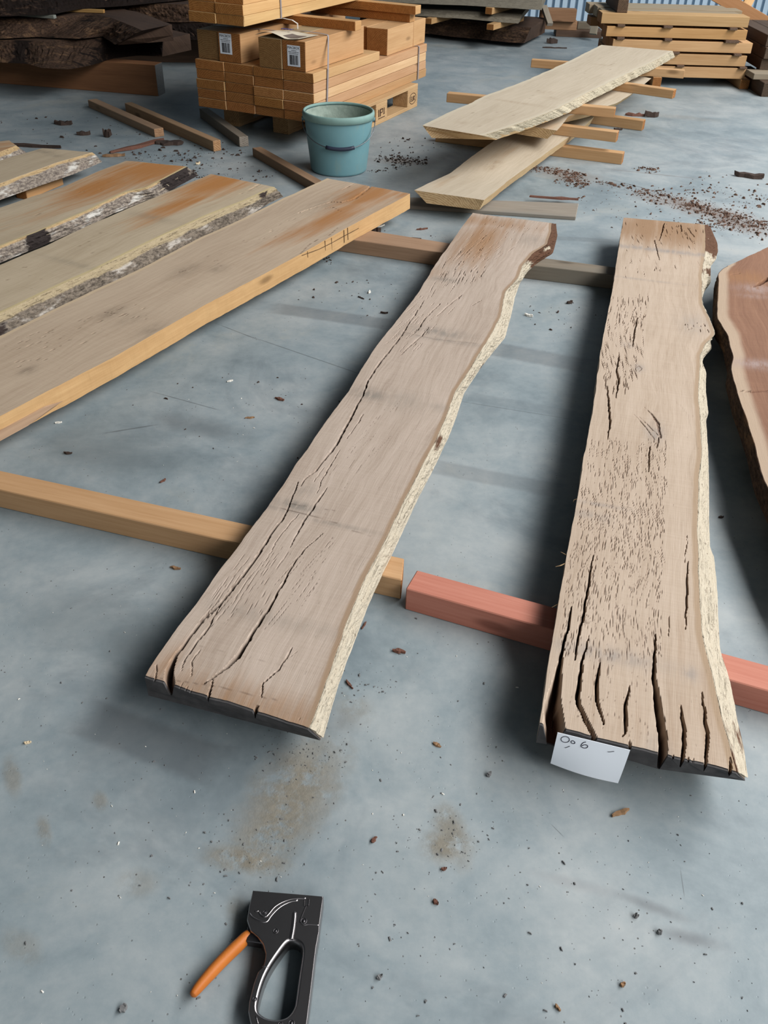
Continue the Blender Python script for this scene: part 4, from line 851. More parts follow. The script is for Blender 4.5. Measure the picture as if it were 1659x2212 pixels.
# shipping note, straps
note_c = sw(-0.20, 0.10)
nt_ = empty('delivery_note', (note_c[0], note_c[1], ZT), -SA, 'curled paper note strapped on the front labelled beam', 'paper')
nx, ny = 16, 8; V = []; 
for k in (0, 1):
    for i in range(nx + 1):
        for j in range(ny + 1):
            u, v = i / nx, j / ny
            V.append((-0.13 + 0.25 * u, -0.10 + 0.20 * v, 0.003 + 0.016 * math.sin(math.pi * min(1, u * 1.4)) * (1 - v * 0.7) + 0.004 * math.sin(7 * u) * (1 - v) + 0.0006 * k + 0.004 * (1 - v)))
n1 = (nx + 1) * (ny + 1); F = []
for i in range(nx):
    for j in range(ny):
        a = i * (ny + 1) + j; F.append((a, a + 1, a + ny + 2, a + ny + 1)); F.append((n1 + a, n1 + a + ny + 1, n1 + a + ny + 2, n1 + a + 1))
for i in range(nx):
    a = i * (ny + 1); b_ = a + ny + 1; F += [(a, b_, n1 + b_, n1 + a), (a + ny, n1 + a + ny, n1 + b_ + ny, b_ + ny)]
for j in range(ny):
    a = j; b_ = nx * (ny + 1) + j; F += [(a, n1 + a, n1 + a + 1, a + 1), (b_, b_ + 1, n1 + b_ + 1, n1 + b_)]
mesh_obj('paper_sheet', V, F, plain('cream_paper', srgb(206, 196, 176), 0.7, 0, 0.06, 20), nt_)
def note_z(u, v): return 0.0042 + 0.016 * math.sin(math.pi * min(1, u * 1.4)) * (1 - v * 0.7) + 0.004 * math.sin(7 * u) * (1 - v) + 0.004 * (1 - v)
pm = MB()
for u0, u1, v0, v1 in ((0.58, 0.92, 0.15, 0.60),):
    g = 6; VV = []; 
    for kz in (0, 0.0005):
        for i in range(g + 1):
            for j in range(g + 1):
                u, v = u0 + (u1 - u0) * i / g, v0 + (v1 - v0) * j / g; VV.append(Vector((-0.13 + 0.25 * u, -0.10 + 0.20 * v, note_z(u, v) + kz)))
    q = (g + 1) ** 2; FF = []
    for i in range(g):
        for j in range(g): a = i * (g + 1) + j; FF.append((q + a, q + a + g + 1, q + a + g + 2, q + a + 1))
    pm.add(VV, FF)
pm.build('printed_picture', plain('grey_print', srgb(112, 100, 92), 0.7), nt_)
sk = MB()
for k in range(4):
    pts = [Vector((-0.13 + 0.25 * (0.30 + 0.07 * k + 0.02 * math.cos(a)), -0.10 + 0.20 * (0.72 + 0.08 * math.sin(a * (1 + k % 2))), 0.024)) for a in np.linspace(0.3, 6, 14)]
    sk.tube(pts, 0.0012, 5)
sk.build('scribble', plain('violet_ink', srgb(52, 48, 96), 0.6), nt_)
STRAP = plain('grey_plastic_strap', srgb(140, 132, 132), 0.5, 0, 0.1)
def ribbon(name, label, pts, w, axis, th=0.0009, mat=STRAP, cat='strap', group=None):
    """flat band through points in stack coordinates; axis = direction of its width"""
    P = [Vector((*sw(p[0], p[1]), p[2])) for p in pts]; A = Vector((*(EX * axis[0] + EY * axis[1]), axis[2] if len(axis) > 2 else 0)).normalized()
    V, F = [], []
    for i, p in enumerate(P):
        t = (P[min(i + 1, len(P) - 1)] - P[max(i - 1, 0)]).normalized(); n = t.cross(A).normalized()
        for a, b in ((-w / 2, -th / 2), (w / 2, -th / 2), (w / 2, th / 2), (-w / 2, th / 2)): V.append(p + A * a + n * b)
    for i in range(len(P) - 1):
        for k in range(4): F.append((i * 4 + k, i * 4 + (k + 1) % 4, i * 4 + 4 + (k + 1) % 4, i * 4 + 4 + k))
    F += [(0, 1, 2, 3)[::-1], tuple(len(P) * 4 - 4 + k for k in range(4))]
    return tag(mesh_obj(name, V, F, mat), label, cat, group)
e = 0.0016
ribbon('packing_strap', 'grey strap over the front labelled beam and down the right side behind the bucket',
       [(-0.716 - e, 0.12, ZP), (-0.716 - e, 0.12, ZR - 0.001), (-0.703 - e, 0.14, ZR + 0.01), (-0.703 - e, 0.16, ZT), (-0.70, 0.165, ZT + e), (-0.43, 0.19, ZT + e), (-0.314, 0.20, ZT + e + 0.001), (-0.18, 0.215, ZT + 0.012), (-0.08, 0.23, ZT + 0.007), (-0.046, 0.235, ZT + e + 0.001), (-0.042, 0.234, ZT - 0.004), (0.001, 0.15, ZR + 0.004), (0.002 + e, 0.145, ZR - 0.003), (0.002 + e, 0.125, ZP)], 0.014, (0, 1))
ribbon('packing_strap', 'grey strap down the far right side of the pallet stack', [(-0.10, 1.28, Z2 + e), (0.0, 1.28, Z2 + e), (0.003 + e, 1.28, Z2 - 0.004), (0.003 + e, 1.28, ZP)], 0.013, (0, 1))
zt3 = ZBN + 3 * 0.0468
ribbon('packing_strap', 'grey strap round the upper yellowish bundle', [(-0.691 - e, 0.30, ZBN), (-0.691 - e, 0.30, zt3), (-0.689, 0.30, zt3 + e), (-0.361, 0.30, zt3 + e), (-0.3590 + e, 0.30, zt3), (-0.359 + e, 0.30, ZBN)], 0.013, (0, 1))
ribbon('packing_strap', 'loose curled strap tail above the front labelled beam', [(-0.26, 0.30, ZT + 0.004), (-0.255, 0.29, ZT + 0.03), (-0.262, 0.25, ZT + 0.05), (-0.29, 0.21, ZT + 0.060), (-0.315, 0.19, ZT + 0.058)], 0.013, (0, 1), mat=plain('pale_strap', srgb(186, 180, 172), 0.5))

# ------------------------------------------------------------------ bucket
bx, by = -0.273, 4.462
BLUE = NT('blue_plastic'); fz = BLUE.noise(BLUE.obj(), 9, 5, 0.65); 
dirt = BLUE.step(BLUE.noise(BLUE.map(BLUE.obj(), (3, 3, 1.2)), 8, 5, 0.7), 0.52, 0.75)
cblue = BLUE.mix(fz, srgb(98, 140, 148), srgb(116, 156, 162))
cblue = BLUE.mix(BLUE.math('MULTIPLY', dirt, 0.5), cblue, srgb(130, 150, 142)); BLUE = BLUE.out(cblue, 0.42, 0, 0.4)
RIM = plain('dusty_green_rim', srgb(124, 154, 148), 0.65, 0, 0.15, 40)
bk = empty('bucket', (bx, by, 0), 0.0, 'dusty blue plastic bucket standing in front of the pallet stack', 'bucket')
def lathe(name, prof, mat, parent, n=64, closed=True):
    V, F = [], []
    for r, z in prof:
        for k in range(n): a = 2 * math.pi * k / n; V.append((r * math.cos(a), r * math.sin(a), z))
    m = len(prof)
    for i in range(m if closed else m - 1):
        j = (i + 1) % m
        for k in range(n): F.append((i * n + k, i * n + (k + 1) % n, j * n + (k + 1) % n, j * n + k))
    return mesh_obj(name, V, F, mat, parent, smooth=True)
HB = 0.272
lathe('bucket_wall', [(0.0005, 0.0), (0.128, 0.0), (0.134, 0.004), (0.1365, 0.012), (0.1625, HB - 0.03), (0.1625, HB - 0.012), (0.1590, HB - 0.012), (0.1585, HB - 0.03), (0.133, 0.016), (0.129, 0.008), (0.0005, 0.008)], BLUE, bk)
lathe('rim', [(0.1580, HB - 0.004), (0.1600, HB), (0.1650, HB + 0.001), (0.1700, HB - 0.003), (0.1715, HB - 0.012), (0.1705, HB - 0.030), (0.1685, HB - 0.031), (0.1665, HB - 0.014), (0.1615, HB - 0.012), (0.1585, HB - 0.013)], RIM, bk)
resm = NT('dried_render_residue'); rp = resm.noise(resm.obj(), 40, 5, 0.7); rc = resm.mix(rp, srgb(124, 140, 130), srgb(164, 176, 164)); resm.bump(rp, 0.8, 0.004); RES = resm.out(rc, 0.9)
V, F = [], []; na, nz = 96, 24
for i in range(na):
    for j in range(nz):
        a = 2 * math.pi * i / na; f = j / (nz - 1); z = 0.05 + f * (HB - 0.062); r = 0.1365 + (0.1585 - 0.1365) * (z / (HB - 0.03)) - 0.0015
        lump = noise2(np.array([a * 5.0]), np.array([z * 45]), 77)[0]; side = max(0.0, math.cos(a - 2.4)); V.append(((r - 0.002 - max(0, lump) * 0.010 * side) * math.cos(a), (r - 0.002 - max(0, lump) * 0.010 * side) * math.sin(a), z))
for i in range(na):
    for j in range(nz - 1):
        i2 = (i + 1) % na; F.append((i * nz + j, i * nz + j + 1, i2 * nz + j + 1, i2 * nz + j))
nb = len(V); V.append((0, 0, 0.055)); 
for i in range(na): F.append((i * nz, ((i + 1) % na) * nz, nb))
mesh_obj('dried_residue', V, F, RES, bk, smooth=True)
WIRE = plain('steel_wire', srgb(120, 124, 128), 0.35, 0.9, 0.1)
hd = []
eang = math.radians(4)
ax = Vector((math.cos(eang), math.sin(eang), 0)); fw = Vector((0.10, -0.995, 0)).normalized()
for a in np.linspace(0, math.pi, 33):
    hd.append(ax * (-0.172 * math.cos(a)) + (fw * 0.170 + Vector((0, 0, -0.095))) * (math.sin(a) ** 0.85) + Vector((0, 0, HB - 0.04)))
hw = MB(); hw.tube(hd, 0.0022, 8); hn = hw.build('handle', WIRE, bk, True)
gl = MB(); gl.tube(hd[12:21], 0.0088, 12); gl.build('grip', plain('dark_grip_plastic', srgb(40, 46, 62), 0.5), hn, True)
for s_ in (-1, 1):
    em = bmesh.new(); bmesh.ops.create_cone(em, cap_ends=True, segments=16, radius1=0.011, radius2=0.009, depth=0.012, matrix=Matrix.Translation(ax * (0.168 * s_) + Vector((0, 0, HB - 0.04))) @ Matrix.Rotation(math.pi / 2, 4, 'Y'))
    bm_obj('handle_lug', em, BLUE, bk)

# ------------------------------------------------------------------ dark pile at the upper left
def aty(px, py, y):
    d = RM.T @ np.array([(px - 829.5) / CAM_F, (1106 - py) / CAM_F, 1.0])
    return np.array([0, 0, CAM_H]) + d * y / d[1]
bo = board('timber_bearer', 'thick brown beam with a grey end under the dark slab pile at the left', (-1.483, 5.917), (-3.3, 6.30), 0.10, 0.176, 0, BEAMG, side=1.0)
back = lambda P, dy, dx=0.0: np.array(P) + np.array([dx, dy])
def pile_slab(label, top, bot, z0, t, depth, mats, bark, seed, group, **kw):
    Lp = ats(top, z0 + t) if bot is not None else top; Lo = ats(bot, z0) if bot is not None else Lp + np.array([-0.01, -0.035])
    Lo[:, 1] = np.minimum(Lo[:, 1], np.interp(-Lo[:, 0], -Lp[:, 0], Lp[:, 1]) - 0.01)
    return slab('dark_slab', label, Lp, back(Lp, depth, 0.12), z0, t, mats, Lout=Lo, du=0.012, dv=0.03, bark=bark, seed=seed, group=group, bulge=0.018, bark_sap=-1, rough=0.008, **kw)
pile_slab('lowest dark bark-edged slab of the left pile, resting on the brown beam', [(352, 86), (310, 76), (250, 82), (170, 82), (100, 88), (0, 86), (-250, 62)],
          [(350, 122), (300, 120), (240, 127), (200, 141), (150, 150), (90, 147), (60, 138), (0, 135), (-250, 112)], 0.178, 0.095, 0.25, [DARKW] * 3, BARKD, 51, 'slabs of the dark left pile', brk=[(0.1, 0.15, 0.9), (0.45, 0.04, 0.8)])
pile_slab('second dark slab of the left pile, its right end tapering to a point', [(307, 66), (280, 54), (240, 38), (200, 29), (110, 37), (0, 39), (-250, 16)],
          [(303, 72), (287, 75), (230, 77), (169, 84), (80, 80), (0, 84), (-250, 60)], 0.282, 0.09, 0.25, [DARKW] * 3, BARKD, 53, 'slabs of the dark left pile', brk=[(0.3, 0.1, 0.4)])
pile_slab('third slab of the left pile, blackish, reaching the top edge of the photo', [(440, -46), (270, -28), (169, -20), (0, -6), (-250, -28)],
          [(440, -8), (400, 0), (270, 13), (169, 20), (111, 32), (0, 36), (-250, 12)], 0.395, 0.09, 0.7, [DARKW] * 3, BARKD, 57, 'slabs of the dark left pile', brk=[(0.4, 0.5, 0.8)])
pile_slab('brown slab behind the left pile, passing behind the pallet stack', np.array([(-0.72, 7.03), (-1.1, 6.97), (-1.5, 6.86), (-2.3, 6.84)]), None, 0.282, 0.105, 0.6, [DARKW] * 3, BARKD, 59, 'slabs of the dark left pile')
pile_slab('lower brown slab behind the left pile, half hidden by the pallet stack', np.array([(-0.80, 6.98), (-1.2, 6.88), (-1.5, 6.84), (-2.3, 6.80)]), None, 0.178, 0.098, 0.6, [DARKW] * 3, BARKD, 61, 'slabs of the dark left pile', brk=[(0.5, 0.5, 0.9)])
rb = np.array([(-0.9, 7.06), (-2.2, 6.95)]); board('timber_bearer', 'dark bearer hidden behind the brown beam of the left pile', rb[0], rb[1], 0.10, 0.177, 0, TIMD, side=1.0)
board('stacking_stick', 'blue-grey stick end between the upper slabs of the left pile', at(119, 40, 0.374)[:2] + np.array([0, -0.02]), at(40, 34, 0.374)[:2] + np.array([0, -0.02]), 0.03, 0.02, 0.374, TIMG, cat='stick', side=1.0, tint=(0.9, 1.1, 1.2))
board('stacking_stick', 'stick with a yellow end between the upper slabs of the left pile', at(226, 28, 0.374)[:2] + np.array([0, -0.02]), at(120, 24, 0.374)[:2] + np.array([0, -0.02]), 0.03, 0.02, 0.374, TIMB, cat='stick', side=1.0, tint=(1.1, 1.0, 0.55))

# ------------------------------------------------------------------ grey pile at the back
def back_slab(label, top, bot, z0, t, rend, mats, seed, bark=BARKD, depth=0.62, **kw):
    Lp = ats(top, z0 + t); Lo = ats(bot, z0)
    d = Lp[-1] - Lp[0]; d /= np.linalg.norm(d); nrm = np.array([d[1], -d[0]])
    R = Lp + nrm * depth
    return slab('grey_slab', label, Lp, R, z0, t, mats, Lout=Lo, du=0.03, dv=0.03, bark=bark, seed=seed, group='slabs of the grey back pile', bulge=0.008, rough=0.006, **kw)
back_slab('lowest thick bark-edged slab of the grey pile at the back', [(1147, 60), (1077, 55), (1029, 46), (980, 42), (918, 39), (780, 30)], [(1131, 93), (1101, 92), (1029, 84), (980, 80), (918, 72), (780, 60)], 0.035, 0.115, None, [DARKW] * 3, 71, bark_sap=-1)
back_slab('middle grey weathered slab of the pile at the back, square right end', [(1128, 31), (1077, 28), (1029, 25), (918, 20), (780, 10)], [(1119, 51), (1077, 48), (1017, 42), (920, 36), (780, 26)], 0.192, 0.045, None, [GREYW] * 3, 73, bark=BARKS, bark_sap=1.0)
back_slab('top grey weathered slab of the pile at the back', [(1172, -6), (1101, -10), (1005, -16), (918, -20), (780, -28)], [(1170, 22), (1101, 18), (1005, 12), (918, 9), (780, 2)], 0.285, 0.062, None, [GREYW] * 3, 79, bark=BARKS, bark_sap=1.0)
for k, (px, py, z, lab) in enumerate(((1058, 65, 0.1505, 'pale stick end between the lowest and middle slab of the grey back pile'), (1055, 31, 0.2375, 'pale stick end between the middle and top slab of the grey back pile'),
                                      (925, 52, 0.1505, 'pale stick end of the grey back pile just right of the pallet stack'))):
    p = at(px, py, z)[:2]; board('stacking_stick', lab, p, p + np.array([0.30, 0.55]), 0.06, 0.041 if z < 0.2 else 0.047, z, TIM, cat='stick', side=0.5, tint=(0.85, 0.82, 0.72))
p = at(1100, 92, 0)[:2]; board('timber_bearer', 'dark bearer on the floor under the grey back pile', p + np.array([0.02, 0.06]), p + np.array([0.33, 0.62]), 0.08, 0.034, 0, TIMD)
p = at(940, 72, 0)[:2]; board('timber_bearer', 'second dark bearer under the grey back pile, nearer the pallet stack', p + np.array([0.02, 0.06]), p + np.array([0.33, 0.62]), 0.08, 0.034, 0, TIMD)
def bar3(name, label, a, b, w, h, mat, cat='timber', tint=None, up=(0, 0, 1)):
    """board between two 3D points"""
    a, b = Vector(a), Vector(b); L = (b - a).length; y = (b - a).normalized(); x = y.cross(Vector(up)).normalized(); z = x.cross(y)
    bm = bmesh.new(); bm_box(bm, -w / 2, w / 2, -L / 2, L / 2, -h / 2, h / 2, 0.002); o = bm_obj(name, bm, mat)
    o.matrix_world = Matrix.Translation((a + b) / 2) @ Matrix((x, y, z)).transposed().to_4x4()
    if tint: o.color = (*tint, 1)
    return tag(o, label, cat)
bar3('batten', 'short pale batten leaning against the right end of the grey back pile', aty(1188, 53, 8.42), aty(1175, 14, 8.62), 0.05, 0.03, TIMG, tint=(1.1, 1.12, 1.1))
a_, b_ = at(1200, 79, 0), at(1300, 83, 0)
board('timber_bearer', 'low dark sleeper on the floor by the corrugated wall', a_, b_, 0.22, 0.05, 0, TIMD, side=0.0, tint=(0.9, 0.9, 0.9))
a_, b_ = at(1165, 63, 0.05), at(1245, 66, 0.05)
board('timber_board', 'lower brown board by the corrugated wall, lying on the dark sleeper', b_, a_, 0.12, 0.07, 0.0505, TIMB, cat='board', side=1.0, tint=(0.9, 0.78, 0.66))
a_, b_ = at(1165, 45, 0.121), at(1243, 48, 0.121)
board('timber_board', 'upper brown board by the corrugated wall, on top of the other', b_, a_, 0.09, 0.095, 0.121, TIMB, cat='board', side=1.0, tint=(0.75, 0.62, 0.52))
a_, b_ = at(1247, 63, 0.05), at(1274, 64, 0.05)
board('wood_offcut', 'small grey offcut on the sleeper by the corrugated wall', b_, a_, 0.07, 0.055, 0.0505, TIMG, cat='offcut', side=1.0, tint=(0.75, 0.75, 0.7))
bar3('wood_offcut', 'small pale post leaning beside the right-hand timber stack', at(1281, 74, 0.05), aty(1287, 42, at(1281, 74, 0.05)[1] + 0.03), 0.06, 0.05, TIMG, cat='offcut', tint=(1.0, 1.0, 0.92))

# ------------------------------------------------------------------ stack of weathered boards at the upper right
LV = [(0.058, 0.0665), (0.136, 0.066), (0.2165, 0.0635), (0.296, 0.060), (0.371, 0.062)]
XL = [1.47, 1.46, 1.45, 1.394, 1.349]; XR = [2.395, 2.379, 2.397, 2.341, 2.335]
for (x0, x1, lab) in ((1.44, 1.50, 'dark bearer under the left end of the right-hand timber stack'), (1.763, 1.823, 'middle bearer under the right-hand timber stack'), (2.368, 2.431, 'bearer under the right end of the right-hand timber stack')):
    board('timber_bearer', lab, ((x0 + x1) / 2, 6.675), ((x0 + x1) / 2, 7.30), x1 - x0, 0.0575, 0, TIM, tint=(0.85, 0.8, 0.75))
fr_t = [(0.92, 0.88, 0.84), (0.88, 0.85, 0.80), (1.0, 0.96, 0.92), (0.92, 0.84, 0.68), (0.84, 0.84, 0.76)]
lvn = ['bottom', 'second', 'middle', 'fourth', 'top']
for r, (z, h) in enumerate(LV):
    for c in range(4):
        y0 = 6.69 + c * 0.147; xl = XL[r] + (random.uniform(-0.05, 0.06) if c else 0); xr = XR[r] + (random.uniform(-0.06, 0.06) if c else 0)
        if c == 0: lab = 'front board of the %s layer in the right-hand timber stack' % lvn[r]
        else: lab = 'board %s behind the front one in the %s layer of the right-hand timber stack' % (('', 'just', 'two', 'three')[c], lvn[r])
        g = fr_t[r] if c == 0 else tuple(v * random.uniform(0.8, 0.95) for v in fr_t[r])
        board('weathered_board', lab, (xl, y0), (xr, y0 + 0.01), 0.143, h - (0.004 * (c % 2)), z, TIMG if (r == 4 and c) else TIM, cat='board', group='boards of the right-hand timber stack', side=0.0,
              tint=((1.28, 1.18, 0.98) if (r == 4 and c) else g))
stk = [((975, 200), 4, 0.06), ((1430, 215), 4, 0.05), ((970, 285), 3, 0.05), ((1420, 303), 3, 0.09), ((642, 275), 3, 0.05), ((1027, 383), 2, 0.06), ((1465, 398), 2, 0.05), ((1057, 466), 1, 0.05), ((1480, 472), 1, 0.05), ((650, 190), 4, 0.05), ((700, 380), 2, 0.05), ((700, 465), 1, 0.05)]
cnt = {}
for (q, r, w) in sorted(stk, key=lambda s_: (s_[1], s_[0][0])):
    z = LV[r - 1][0] + LV[r - 1][1]; x = at(1140 + q[0] * 0.3128, q[1] * 0.3128, z)[0]; cnt[r] = cnt.get(r, 0) + 1
    hgt = LV[r][0] - z - 0.0004
    board('spacer_stick', 'dark spacer stick, %s from the left below the %s layer of the right-hand timber stack' % (ORD[cnt[r] - 1], lvn[r]), (x, 6.675), (x, 7.27), w, hgt, z + 0.0002, TIMD, cat='stick', group='spacer sticks of the right-hand stack', bevel=0.001, tint=(1.0, 0.95, 0.95))
p = at(1140 + 650 * 0.3128, 88 * 0.3128, 0.434); q = at(1290, -20, 0.434)
board('wood_block', 'short dark beam lying on top of the right-hand timber stack', p, p[:2] + (q[:2] - p[:2]) / np.linalg.norm(q[:2] - p[:2]) * 0.5, 0.07, 0.075, 0.4335, TIMD, cat='beam', tint=(0.8, 0.75, 0.7))
# leaning timbers and the dark pile cut by the right edge
bar3('timber_beam', 'orange-brown beam sloping down behind the right-hand timber stack', aty(1540, -16, 7.55), aty(1760, 112, 7.55), 0.05, 0.09, TIM, cat='beam', tint=(0.80, 0.64, 0.56))
bar3('timber_beam', 'pale plank leaning behind the sloping orange-brown beam', aty(1597, 40, 7.75), aty(1640, -40, 7.95), 0.07, 0.03, TIM, cat='beam', tint=(1.1, 1.05, 0.95), up=(0, -1, 0.2))
p = at(1642, 209, 0)
RX, RY = p[0] + 0.035, p[1]
board('timber_bearer', 'dark bearer under the pile cut by the right edge of the photo', (RX + 0.02, RY), (RX + 0.02, RY + 0.6), 0.10, 0.085, 0, TIMD, tint=(0.6, 0.6, 0.6))
board('timber_bearer', 'second dark bearer of the pile at the right edge of the photo', (RX + 0.17, RY - 0.02), (RX + 0.17, RY + 0.6), 0.12, 0.085, 0, TIMD, tint=(0.7, 0.7, 0.7))
board('plank', 'pale grey plank resting on the dark bearers at the right edge of the photo', (RX - 0.075, RY + 0.10), (RX + 0.6, RY + 0.12), 0.16, 0.036, 0.0855, TIMG, cat='plank', side=0.0, tint=(1.1, 1.05, 0.95))
k = 0
for zz in (0.122, 0.193, 0.264):
    for xx in (0, 0.112, 0.224):
        k += 1
        board('dark_board', 'dark board end, %s row up and %s across in the pile at the right edge' % (ORD[(k - 1) // 3], ORD[(k - 1) % 3]), (RX + 0.06 + xx, RY + 0.22 + 0.03 * (k % 2)), (RX + 0.06 + xx, RY + 0.95), 0.108, 0.069, zz, TIMD, cat='board', group='dark boards at the right edge', tint=(0.75, 0.8, 0.85) if k != 3 else (1.5, 1.1, 0.8))

# ------------------------------------------------------------------ staple gun
ZS = 0.027
STEEL = plain('brushed_steel', srgb(156, 152, 152), 0.30, 1.0, 0.06, 60)
STEELD = plain('dark_steel', srgb(90, 88, 90), 0.4, 1.0, 0.1, 60)
zs = lambda p: (380 + p[0] * 0.22906, 1880 + p[1] * 0.22906)
S0 = at(616, 2040, ZS)
st = empty('staple_gun', (S0[0], S0[1], 0), 0, 'steel hand stapler with an orange lever lying on the floor at the bottom', 'staple gun')
sl = lambda px, py, z=ZS: Vector((at(px, py, ZS)[0] - S0[0], at(px, py, ZS)[1] - S0[1], z))
outer = [(546, 1922), (622, 1928), (698, 1934.5), (699, 1940), (691, 2000), (690.5, 2012), (686, 2037), (683.5, 2050), (682, 2063), (673, 2140), (664, 2212), (657, 2262), (650, 2276), (634, 2282), (592, 2276), (567, 2258), (549, 2232), (540, 2205), (536, 2185), (538, 2162), (548, 2123), (557, 2098), (567, 2088), (571, 2077), (573.5, 2059), (568, 2038), (556, 2023), (541, 2010), (533, 1986), (538, 1955)]
hole_z = [(1050, 680), (1090, 663), (1140, 672), (1178, 705), (1190, 760), (1178, 860), (1160, 980), (1130, 1200), (1110, 1290), (1050, 1368), (960, 1395), (860, 1380), (790, 1335), (773, 1290), (778, 1230), (800, 1130), (840, 1010), (900, 890), (980, 770)]
hole = [zs(p) for p in hole_z]
def dense(P, n, sharp=False):
    out = []
    m = len(P)
    for i in range(m):
        for k in range(n):
            t = k / n; a, b, c, d = [np.array(P[(i + o) % m]) for o in (-1, 0, 1, 2)]
            out.append(tuple(b + (c - b) * t) if sharp else tuple(0.5 * (2 * b + (c - a) * t + (2 * a - 5 * b + 4 * c - d) * t * t + (3 * b - a - 3 * c + d) * t ** 3)))
    return out
O = np.array([sl(*p)[:2] for p in dense(outer, 3, True)]); Hh = np.array([sl(*p)[:2] for p in dense(hole, 4)])
def offset(P, d):
    n = len(P); out = []
    area = 0.5 * sum(P[i][0] * P[(i + 1) % n][1] - P[(i + 1) % n][0] * P[i][1] for i in range(n)); sgn = 1 if area > 0 else -1
    for i in range(n):
        t = P[(i + 1) % n] - P[i - 1]; t = t / np.linalg.norm(t); out.append(P[i] + np.array([-t[1], t[0]]) * sgn * d)
    return np.array(out)
bm = bmesh.new()
def loop(P, z): return [bm.verts.new((p[0], p[1], z)) for p in P]
o0, o1, o2 = loop(O, 0.002), loop(O, ZS - 0.003), loop(offset(O, 0.0016), ZS)
h0, h1, h1b, h2 = loop(Hh, 0.002), loop(Hh, ZS - 0.006), loop(offset(Hh, -0.0014), ZS - 0.0022), loop(offset(Hh, -0.0042), ZS)
def bridge(a, b):
    n = len(a)
    for i in range(n): bm.faces.new((a[i], a[(i + 1) % n], b[(i + 1) % n], b[i])).smooth = True
bridge(o0, o1); bridge(o1, o2); bridge(h1, h0); bridge(h1b, h1); bridge(h2, h1b)
def fill(a, b):
    es = [bm.edges.get((l_[i], l_[(i + 1) % len(l_)])) or bm.edges.new((l_[i], l_[(i + 1) % len(l_)])) for l_ in (a, b) for i in range(len(l_))]
    bmesh.ops.triangle_fill(bm, use_beauty=True, use_dissolve=False, edges=es)
fill(o2, h2); fill(o0, h0)
body = bm_obj('steel_body', bm, STEEL, st)
def ridge(pz, r, n=24, dz=0.0): MB().tube([sl(*zs(p), ZS + dz) for p in smooth_path([np.array(q, float) for q in pz], n)], r, 8).build('pressed_ridge', STEEL, st, True)
ridge([(690, 400), (720, 440), (790, 475), (855, 482), (895, 430), (950, 370), (1010, 325), (1085, 292), (1150, 282)], 0.0018, 30, -0.0008)
ridge([(850, 437), (880, 405), (930, 345), (1000, 300), (1080, 272), (1160, 262), (1225, 265)], 0.0016, 30, -0.0004)
ridge([(745, 385), (780, 386)], 0.001, 4); ridge([(785, 390), (800, 420), (830, 437), (850, 437)], 0.0012, 12)
ridge([(1180, 500), (1210, 517), (1255, 510), (1350, 518)], 0.0008, 16); ridge([(815, 905), (870, 910)], 0.0007, 4)
ridge([(755, 1375), (775, 1445)], 0.0008, 4)
rb2 = MB(); rb2.tube([sl(*zs(p), ZS - 0.0012) for p in smooth_path([np.array(q, float) for q in ((1118, 385), (1116, 450), (1106, 540), (1094, 610), (1086, 650))], 16)], [0.0016] + [0.0032] * 14 + [0.0026], 12)
rb2.build('pressed_ridge', STEEL, st, True)
for cx, cy, rr in ((942, 572, 0.0034), (838, 397, 0.0026), (743, 1215, 0.0026), (1205, 478, 0.0042), (1090, 1440, 0.0036), (985, 1452, 0.0028)):
    c = sl(*zs((cx, cy)), ZS); m = MB()
    m.tube([c + Vector((rr * math.cos(a), rr * math.sin(a), 0.0001)) for a in np.linspace(0, 2 * math.pi, 21)[:-1]], 0.0006, 6, True)
    m.tube([c + Vector((0, 0, -0.001)), c + Vector((0, 0, 0.0007))], rr * 0.55, 14); m.build('rivet', STEELD, st, True)
m = MB(); cs = [sl(*zs(p), ZS + 0.0003) for p in ((1212, 275), (1255, 275), (1250, 335), (1208, 335))]; m.tube(cs, 0.0007, 6, True)
m.tube([sl(*zs(p), ZS + 0.0003) for p in ((1228, 335), (1200, 400), (1172, 470), (1172, 495))], 0.0008, 6); m.build('spring_slot', STEELD, st)
bm = bmesh.new(); pl_ = [sl(534, 1996), sl(556, 2020), sl(570, 2034), sl(531, 2028)]; bm_prism(bm, [(p.x, p.y, 0.006) for p in pl_][::-1], [(p.x, p.y, 0.021) for p in pl_][::-1], 0.001); bm_obj('lever_arm', bm, STEELD, st)
ORG = NT('orange_plastic'); orf = ORG.noise(ORG.obj(), 300, 3, 0.6); ORG.bump(orf, 0.3, 0.0008); ORG = ORG.out(ORG.mix(ORG.noise(ORG.obj(), 25, 4), srgb(164, 90, 32), srgb(190, 112, 46)), 0.5)
hp = [(537, 2008), (528, 2016), (515, 2029), (495, 2048), (472, 2071), (449, 2096), (428, 2120), (416, 2135), (412, 2141)]
cpts = smooth_path([np.array(sl(*p, 0.0125)) for p in hp], 34); rads = np.interp(np.linspace(0, 1, 34), [0, 0.1, 0.3, 0.6, 0.8, 0.93, 1], [0.0076, 0.0082, 0.0088, 0.0082, 0.0066, 0.005, 0.0022])
Vv, Ff = tube_geo(cpts, rads, 20); Vv = [Vector((v.x, v.y, max(0.0008, 0.0125 + (v.z - 0.0125) * 1.25))) for v in Vv]
mesh_obj('lever_grip', Vv, Ff, ORG, st, smooth=True)['label'] = 'orange plastic lever grip'

